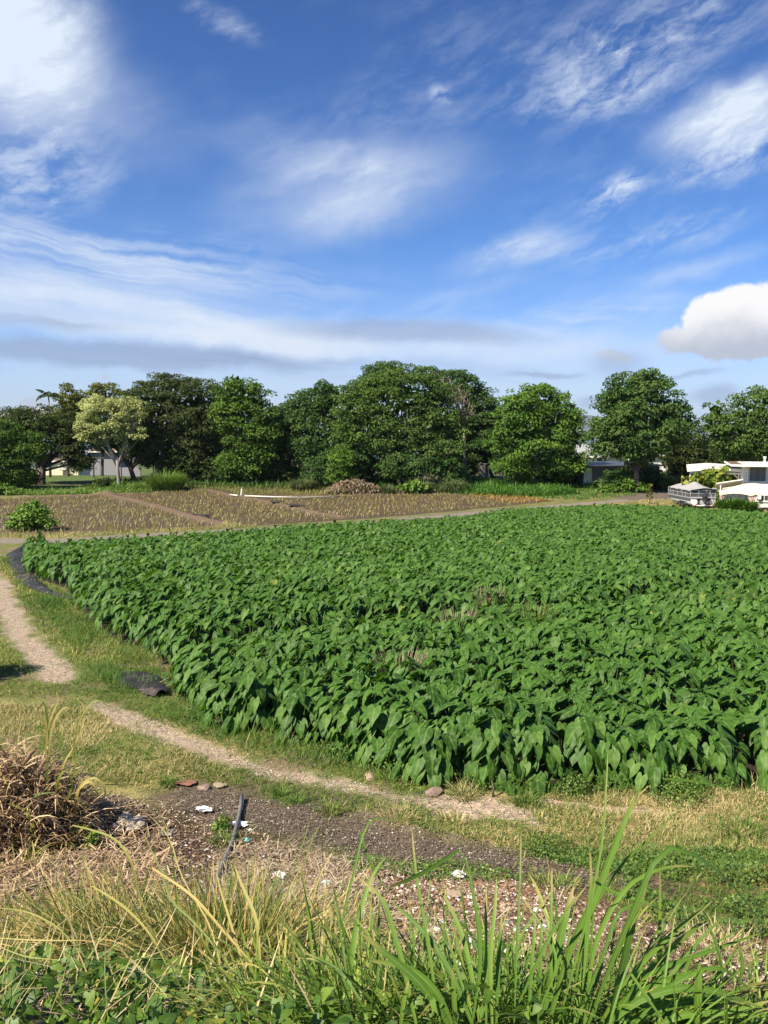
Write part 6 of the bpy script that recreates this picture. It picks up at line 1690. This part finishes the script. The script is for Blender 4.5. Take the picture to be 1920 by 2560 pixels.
# ------------------------------------------------------------------ long blades drawn along curves in space
WS = .88
def curve_blade(path, w_px, Y0, Y1, n=14, fold=.25, roll=0.0, tip=True):
    P = np.array(path, float); d = np.concatenate([[0], np.cumsum(np.hypot(*np.diff(P, axis=0).T))]); t = np.linspace(0, d[-1], n)
    # smooth interpolation through the points
    def cr(v):
        m = np.gradient(v, d); i = np.clip(np.searchsorted(d, t, 'right') - 1, 0, len(d) - 2); h = d[i + 1] - d[i]; s = (t - d[i]) / h
        return (2*s**3-3*s**2+1)*v[i] + (s**3-2*s**2+s)*h*m[i] + (-2*s**3+3*s**2)*v[i+1] + (s**3-s**2)*h*m[i+1]
    X_, Y_ = cr(P[:, 0]), cr(P[:, 1]); s = t / t[-1]; D = Y0 + (Y1 - Y0) * s
    Q = np.array([at(a, b, c) for a, b, c in zip(X_, Y_, D)])
    T = np.gradient(Q, axis=0); T /= np.linalg.norm(T, axis=1, keepdims=True)
    view = Q - np.array([0, 0, CAMZ]); view /= np.linalg.norm(view, axis=1, keepdims=True)
    up = np.array([.25, -.8, .55]); N_ = np.tile(up, (n, 1)); S_ = np.cross(T, N_); S_ /= np.linalg.norm(S_, axis=1, keepdims=True); N_ = np.cross(S_, T)
    ca, sa = np.cos(roll + s * .5), np.sin(roll + s * .5); S2 = S_ * ca[:, None] + N_ * sa[:, None]; N2 = N_ * ca[:, None] - S_ * sa[:, None]
    w = w_px * .5 * WS * Y0 / 1990 * (np.minimum(1, .55 + 1.2 * s) * (np.sqrt(np.clip(1 - s ** 3, 0, 1)) if tip else 1) + .03)
    V = np.stack([Q - S2 * w[:, None] + N2 * (w * fold)[:, None], Q, Q + S2 * w[:, None] + N2 * (w * fold)[:, None]], 1).reshape(-1, 3)
    F = [(i * 3 + j, i * 3 + j + 1, i * 3 + j + 4, i * 3 + j + 3) for i in range(n - 1) for j in range(2)]
    lp, ct = quadset(F); v = rng.uniform(.2, .8)
    mid = np.tile([0, 1, 0], n)
    return V, lp, ct, {'var': np.full(len(V), v), 'along': np.repeat(s, 3), 'mid': mid.astype(float)}
M_blade = leafmat('green_blade', [(0, (.055, .12, .013)), (.5, (.105, .20, .022)), (.85, (.17, .265, .036)), (1, (.28, .33, .07))], rough=.5, spec=.3, trans=.28, mid=(.75, (.20, .29, .10), .5), nsc=3, tip=(.7, (.36, .28, .10)))
M_bladeg = leafmat('light_green_blade', [(0, (.07, .13, .015)), (.5, (.15, .22, .03)), (.85, (.28, .32, .06)), (1, (.42, .36, .12))], rough=.55, spec=.25, trans=.28, nsc=3, tip=(.6, (.42, .33, .13)))
M_bladey = leafmat('yellow_blade', [(0, (.05, .10, .015)), (.35, (.13, .18, .03)), (.55, (.29, .27, .07)), (.8, (.47, .36, .13)), (1, (.42, .27, .12))], rough=.55, spec=.3, trans=.25, nsc=3)
def clump_of(name, label, px, py, heroes, rnd, mat, cat='grass clump'):
    """one clump: drawn blades plus random ones (r, h, n, w, lean, k, az, azs)"""
    a, b = ground(px, py); z0 = float(G(a, b)); parts = []
    for h in heroes: 
        V, L, Ct, A = curve_blade(*h); parts.append((V - [a, b, z0], L, Ct, {'var': A['var'], 'mid': A['mid'], 'along': A['along']}))
    for (r, hgt2, n, w, lean, k, az2, azs) in rnd:
        t = rng.uniform(0, 6.28, n); rr = np.sqrt(rng.random(n)) * r
        bp = np.stack([np.cos(t) * rr, np.sin(t) * rr * .7, np.zeros(n)], 1); bp[:, 2] = G(a + bp[:, 0], b + bp[:, 1]) - z0 - .03
        aa = t + rng.normal(0, .6, n) if az2 is None else az2 + rng.normal(0, azs, n)
        V, L, Ct, A = blades(bp, aa, hgt2 * rng.uniform(.45, 1.1, n), rng.uniform(*lean, n), rng.uniform(*k, n), w * rng.uniform(.5, 1.25, n), 8, fold=.25, twist=rng.normal(0, .6, n))
        parts.append((V, L, Ct, {'var': A['var'], 'mid': np.tile([0., 1., 0.], len(V) // 3), 'along': A['along']}))
    V, L, Ct, A = join(parts)
    return tag(link(name, mesh_np(name, V, L, Ct, A, smooth=True), mat, None, (a, b, z0)), label, cat)
YB = 3.15
H1 = [([(1375, 2540), (1435, 2349), (1490, 2238), (1533, 2127), (1570, 2035), (1595, 1986), (1625, 1962)], 24, YB, 4.1),
      ([(1400, 2540), (1440, 2400), (1484, 2220), (1506, 2097), (1515, 1974), (1520, 1872)], 9, YB, 3.9),
      ([(1470, 2560), (1552, 2349), (1595, 2250), (1638, 2152), (1675, 2120), (1715, 2129), (1790, 2175), (1908, 2312)], 17, YB, 3.5),
      ([(1520, 2560), (1558, 2404), (1583, 2300), (1618, 2205)], 30, YB, 3.5, 14, .2, -.5),
      ([(1350, 2560), (1385, 2420), (1405, 2330), (1435, 2213)], 26, YB, 3.6),
      ([(1440, 2560), (1465, 2400), (1476, 2290), (1480, 2165), (1474, 2118)], 24, YB + .1, 3.5, 14, .5, 1.1),
      ([(1420, 2560), (1490, 2260), (1552, 2164), (1662, 2060), (1705, 2010)], 10, YB, 4.2),
      ([(1500, 2560), (1560, 2460), (1669, 2345), (1785, 2250)], 16, YB, 3.7),
      ([(1500, 2570), (1589, 2470), (1669, 2380), (1765, 2298)], 26, YB, 3.8),
      ([(1460, 2560), (1500, 2330), (1590, 2200), (1690, 2165), (1745, 2168)], 15, YB, 3.6),
      ([(1440, 2560), (1510, 2380), (1560, 2270), (1620, 2260), (1672, 2290)], 11, YB, 3.4),
      ([(1480, 2200), (1545, 2235), (1600, 2252), (1680, 2290)], 12, 3.5, 3.4),
      ([(1656, 1947), (1740, 1954), (1822, 1971)], 8, 4.1, 4.2)]
clump_of('grass_clump', 'tallest green grass clump with broad arching blades, right of centre at the bottom', 1430, 2600, H1, [(.26, .9, 60, .020, (.05, .7), (.2, 1.7), None, 1), (.3, .7, 110, .010, (.05, .9), (.1, 1.8), None, 1)], M_blade)
H2 = [([(1740, 2575), (1745, 2480), (1749, 2405)], 24, YB, 3.2),
      ([(1480, 2590), (1570, 2500), (1638, 2466), (1749, 2429), (1830, 2412)], 24, YB, 3.4), ([(1480, 2600), (1600, 2500), (1720, 2470), (1850, 2500), (1925, 2545)], 22, YB, 3.2),
      ([(1500, 2600), (1650, 2520), (1800, 2500), (1900, 2515)], 26, YB, 3.3), ([(1577, 2435), (1620, 2500), (1670, 2570)], 15, YB, 2.9), ([(1560, 2590), (1700, 2450), (1800, 2420), (1880, 2480), (1925, 2520)], 13, YB, 3.3),
      ([(1850, 2460), (1855, 2400), (1845, 2360)], 12, YB, 3.2), ([(1500, 2590), (1620, 2440), (1770, 2380), (1910, 2330)], 14, YB, 3.5),
      ([(1590, 2600), (1700, 2540), (1830, 2530), (1930, 2500)], 20, YB, 3.2), ([(1780, 2330), (1800, 2400), (1810, 2470)], 12, 3.4, 3.3)]
clump_of('grass_clump', 'green grass clump with blades sweeping low to the right corner', 1560, 2640, H2, [(.24, .8, 60, .022, (.6, 1.2), (.2, 1.1), .25, .6), (.3, .6, 110, .010, (.3, 1.2), (.1, 1.6), .4, 1.0)], M_blade)
H3 = [([(1285, 2560), (1293, 2343), (1300, 2190), (1303, 2075)], 8, YB, 3.7), ([(1180, 2560), (1200, 2400), (1183, 2238), (1152, 2127), (1148, 2122)], 13, YB, 3.5), ([(1148, 2125), (1060, 2180), (960, 2225)], 12, 3.5, 3.3),
      ([(1100, 2560), (1060, 2300), (1041, 2189), (1029, 2066)], 11, YB, 3.6), ([(1380, 2560), (1377, 2373), (1380, 2164)], 10, YB, 3.6), ([(1200, 2560), (1189, 2496), (1146, 2312), (1098, 2215)], 16, YB, 3.5),
      ([(1230, 2560), (1225, 2400), (1240, 2230), (1241, 2195)], 15, YB, 3.5), ([(1215, 2560), (1214, 2400), (1216, 2210)], 12, YB, 3.5), ([(1240, 2560), (1245, 2420), (1255, 2280)], 14, YB, 3.5),
      ([(1320, 2560), (1330, 2400), (1340, 2280)], 12, YB, 3.5), ([(1345, 2560), (1350, 2420), (1355, 2275)], 12, YB, 3.5), ([(1350, 2520), (1390, 2410), (1300, 2230)], 9, YB, 3.5),
      ([(1290, 2520), (1400, 2300), (1470, 2210)], 10, YB, 3.5), ([(1180, 2560), (1120, 2420), (1060, 2330), (975, 2250)], 18, YB, 3.5), ([(1190, 2570), (1130, 2380), (1110, 2300)], 10, YB, 3.4)]
clump_of('grass_clump', 'green grass clump of upright narrow blades in the bottom centre', 1220, 2600, H3, [(.28, .8, 90, .015, (.02, .6), (.1, 1.6), None, 1), (.3, .6, 120, .008, (.02, .8), (.1, 1.8), None, 1)], M_blade)
H4 = [([(850, 2330), (880, 2200), (943, 2045), (1020, 2064)], 8, 3.5, 3.9), ([(980, 2560), (950, 2400), (900, 2230), (860, 2170), (965, 2110)], 0.1, 3.2, 3.6), ([(870, 2500), (895, 2300), (950, 2160), (966, 2142)], 18, 3.3, 3.7),
      ([(1120, 2560), (1050, 2460), (960, 2380), (900, 2330)], 24, YB, 3.3), ([(1000, 2575), (1010, 2500), (1022, 2450)], 14, YB, 3.2), ([(1140, 2570), (1135, 2500), (1130, 2420)], 16, YB, 3.2),
      ([(1130, 2560), (1090, 2480), (1020, 2420), (920, 2400)], 22, YB, 3.3), ([(900, 2500), (840, 2420), (760, 2380)], 10, YB, 3.4), ([(1040, 2560), (990, 2350), (950, 2240), (890, 2190)], 16, YB, 3.5),
      ([(900, 2080), (920, 2140), (950, 2200), (975, 2240)], 8, 3.8, 3.6)]
clump_of('grass_clump', 'green grass clump with overlapping blades leaning left, in the lower middle', 980, 2610, H4, [(.36, .80, 200, .013, (.1, 1.0), (.1, 1.7), 2.7, 1.0), (.34, .65, 200, .009, (.2, 1.1), (.1, 1.8), None, 1)], M_blade)
clump_of('grass_clump', 'yellow green fine bladed clump at the bottom, left of the green clumps', 760, 2590, [], [(.4, .62, 520, .009, (.05, 1.0), (.1, 1.8), None, 1), (.35, .7, 60, .018, (.1, .9), (.2, 1.6), None, 1)], M_bladeg)
clump_of('grass_clump', 'thin bright green blades at the bottom right corner', 1790, 2620, [], [(.45, .55, 420, .010, (.1, 1.1), (.1, 1.8), None, 1)], M_blade)
clump_of('grass_clump', 'fine lighter blades filling in between the bottom centre clumps', 1110, 2520, [], [(.5, .55, 520, .008, (.1, 1.1), (.1, 1.8), None, 1)], M_bladeg)
# straw coloured clumps on the left
WS = .5
S1 = [([(560, 2480), (530, 2330), (450, 2180), (420, 2090), (365, 2030)], 8, 3.9, 4.6), ([(184, 2064), (240, 2078), (290, 2100), (325, 2150), (345, 2230), (400, 2360)], 12, 4.6, 4.0), ([(600, 2450), (480, 2300), (428, 2250), (401, 2173), (355, 2078)], 12, 3.9, 4.5),
      ([(450, 2330), (440, 2240), (425, 2110), (405, 2050), (385, 2018), (374, 2030)], 7, 4.5, 4.6), ([(700, 2300), (735, 2180), (765, 2085), (780, 2032)], 6, 4.0, 4.4), ([(730, 2260), (790, 2080), (800, 2062), (806, 2145), (812, 2215)], 6, 4.0, 4.3),
      ([(770, 2300), (800, 2190), (834, 2124)], 8, 4.0, 4.2), ([(380, 2170), (480, 2240), (560, 2330), (640, 2420)], 14, 4.3, 3.6), ([(230, 2215), (300, 2260), (370, 2330), (420, 2420)], 12, 4.3, 3.6),
      ([(0, 2270), (60, 2278), (130, 2310), (220, 2400)], 8, 3.9, 3.6), ([(0, 2345), (80, 2350), (200, 2352)], 7, 3.7, 3.6), ([(0, 2368), (60, 2390), (150, 2400)], 7, 3.7, 3.6), ([(545, 2415), (650, 2400), (700, 2460), (760, 2560)], 7, 3.6, 3.1),
      ([(560, 2410), (640, 2415), (700, 2480), (740, 2560)], 7, 3.6, 3.1), ([(270, 2560), (262, 2430), (265, 2330)], 7, 3.2, 3.5), ([(450, 2560), (560, 2470), (570, 2460)], 14, 3.2, 3.5), ([(385, 2440), (350, 2500), (330, 2520)], 9, 3.4, 3.3),
      ([(620, 2450), (580, 2320), (545, 2200), (540, 2180)], 14, 3.8, 4.1), ([(200, 2440), (300, 2400), (380, 2395)], 12, 3.6, 3.8), ([(650, 2400), (640, 2300), (600, 2200), (585, 2160)], 20, 3.7, 4.1)]
clump_of('straw_clump', 'largest yellowing grass clump, fanning up in front of the brown debris', 560, 2440, S1, [(.42, .82, 800, .011, (.05, 1.0), (-.2, 1.8), None, 1), (.4, .75, 60, .020, (.1, .9), (.2, 1.5), None, 1), (.25, .85, 260, .009, (.05, .6), (.1, 1.0), 1.9, .7)], M_bladey)
clump_of('straw_clump', 'yellow straw clump leaning left over the bottom left corner', 310, 2400, [], [(.5, .85, 900, .010, (.4, 1.4), (-.2, 1.2), 2.9, .8), (.5, .65, 600, .009, (.2, 1.3), (.0, 1.9), None, 1), (.5, .7, 40, .018, (.3, 1.2), (.2, 1.5), None, 1)], M_bladey)
clump_of('straw_clump', 'flattened straw at the left edge above the vines', 60, 2370, [], [(.6, .62, 1100, .008, (.2, 1.4), (-.2, 1.7), None, 1)], M_bladey)
clump_of('straw_clump', 'thin pale straw clump right of the largest yellowing clump', 770, 2390, [], [(.36, .76, 420, .008, (.05, .9), (.0, 1.7), None, 1)], M_bladey)
WS = .9
# dry curled stalks rising from the brush pile
YD = y0 + .2
D1 = [([(118, 1925), (115, 1880), (125, 1800), (140, 1765), (147, 1742), (143, 1732), (136, 1740)], 6, YD, YD), ([(120, 1900), (128, 1830), (150, 1780), (168, 1768), (178, 1778)], 6, YD, YD - .1), ([(122, 1850), (118, 1790), (108, 1758), (97, 1772)], 6, YD, YD),
      ([(116, 1860), (112, 1800), (104, 1790)], 5, YD, YD), ([(180, 1900), (188, 1850), (205, 1790), (235, 1755), (255, 1752), (266, 1770)], 6, YD, YD), ([(195, 1850), (208, 1795), (206, 1760), (197, 1752), (191, 1768)], 5, YD, YD)]
clump_of('dry_stalk', 'dry pale stalks with curled tips standing above the brush pile', 100, 2060, D1, [], M_bladey, cat='dry stalk')
D2 = [([(175, 2010), (150, 1960), (160, 1910), (190, 1860)], 7, YD, YD), ([(165, 2040), (140, 1960), (165, 1925), (180, 1960), (178, 2010)], 7, YD, YD - .2), ([(190, 2030), (205, 1960), (235, 1945), (262, 1970), (260, 2005)], 7, YD, YD - .2),
      ([(190, 2050), (200, 1970), (225, 1955), (240, 1975), (238, 2000)], 8, YD, YD - .2), ([(150, 2050), (175, 1980), (190, 1900), (186, 1850)], 6, YD, YD), ([(200, 2080), (215, 2020), (190, 1990)], 6, YD, YD), ([(120, 2000), (118, 1920), (122, 1870)], 7, YD, YD)]
clump_of('dry_stalk', 'looping dry straw leaves on the right side of the brush pile', 160, 2110, D2, [(.16, .55, 90, .016, (.05, .6), (.8, 3.0), None, 1)], M_bladey, cat='dry stalk')
WS = 1.0
D3 = [([(20, 2200), (0, 2100), (5, 2010), (18, 1960), (-5, 1925)], 8, YD - .5, YD - .2), ([(90, 2180), (84, 2080), (78, 2050), (60, 2025), (18, 2008)], 10, YD - .5, YD - .4), ([(20, 2180), (40, 2120), (70, 2080), (112, 2040)], 9, YD - .5, YD - .4),
      ([(60, 2150), (30, 2080), (10, 2050), (-10, 2060)], 8, YD - .5, YD - .5), ([(50, 2160), (60, 2060), (90, 1990), (140, 1980)], 7, YD - .4, YD - .3)]
clump_of('dry_stalk', 'broad bleached straw leaves lying over the front of the brush pile at the left edge', 40, 2170, D3, [(.3, .5, 60, .018, (.1, .9), (.6, 2.4), None, 1)], M_bladey, cat='dry stalk')
# a shrub outside the view on the left throws its shadow over the path
weed('shrub', 'leafy shrub by the gravel path, just outside the left edge of the view', -95, 1700, .8, 1.7, 2600, M_clover, .10, cat='shrub')
for o_ in C.objects:
    if o_.type == 'MESH' and o_.parent is None and 'label' not in o_ and o_.get('kind') is None: print('UNTAGGED', o_.name)

# ------------------------------------------------------------------ air
hz = MB(); hz.box(-9500, 9500, -60, 13200, -42, 440)
M_haze = bpy.data.materials.new('haze'); M_haze.use_nodes = True
q_ = M_haze.node_tree; q_.nodes.clear()
o_ = q_.nodes.new('ShaderNodeOutputMaterial'); v_ = q_.nodes.new('ShaderNodeVolumePrincipled')
v_.inputs['Color'].default_value = (.80, .88, .97, 1); v_.inputs['Density'].default_value = 0.00005; v_.inputs['Anisotropy'].default_value = .2
q_.links.new(v_.outputs[0], o_.inputs['Volume'])
tag(hz.build('haze', M_haze), kind='stuff')
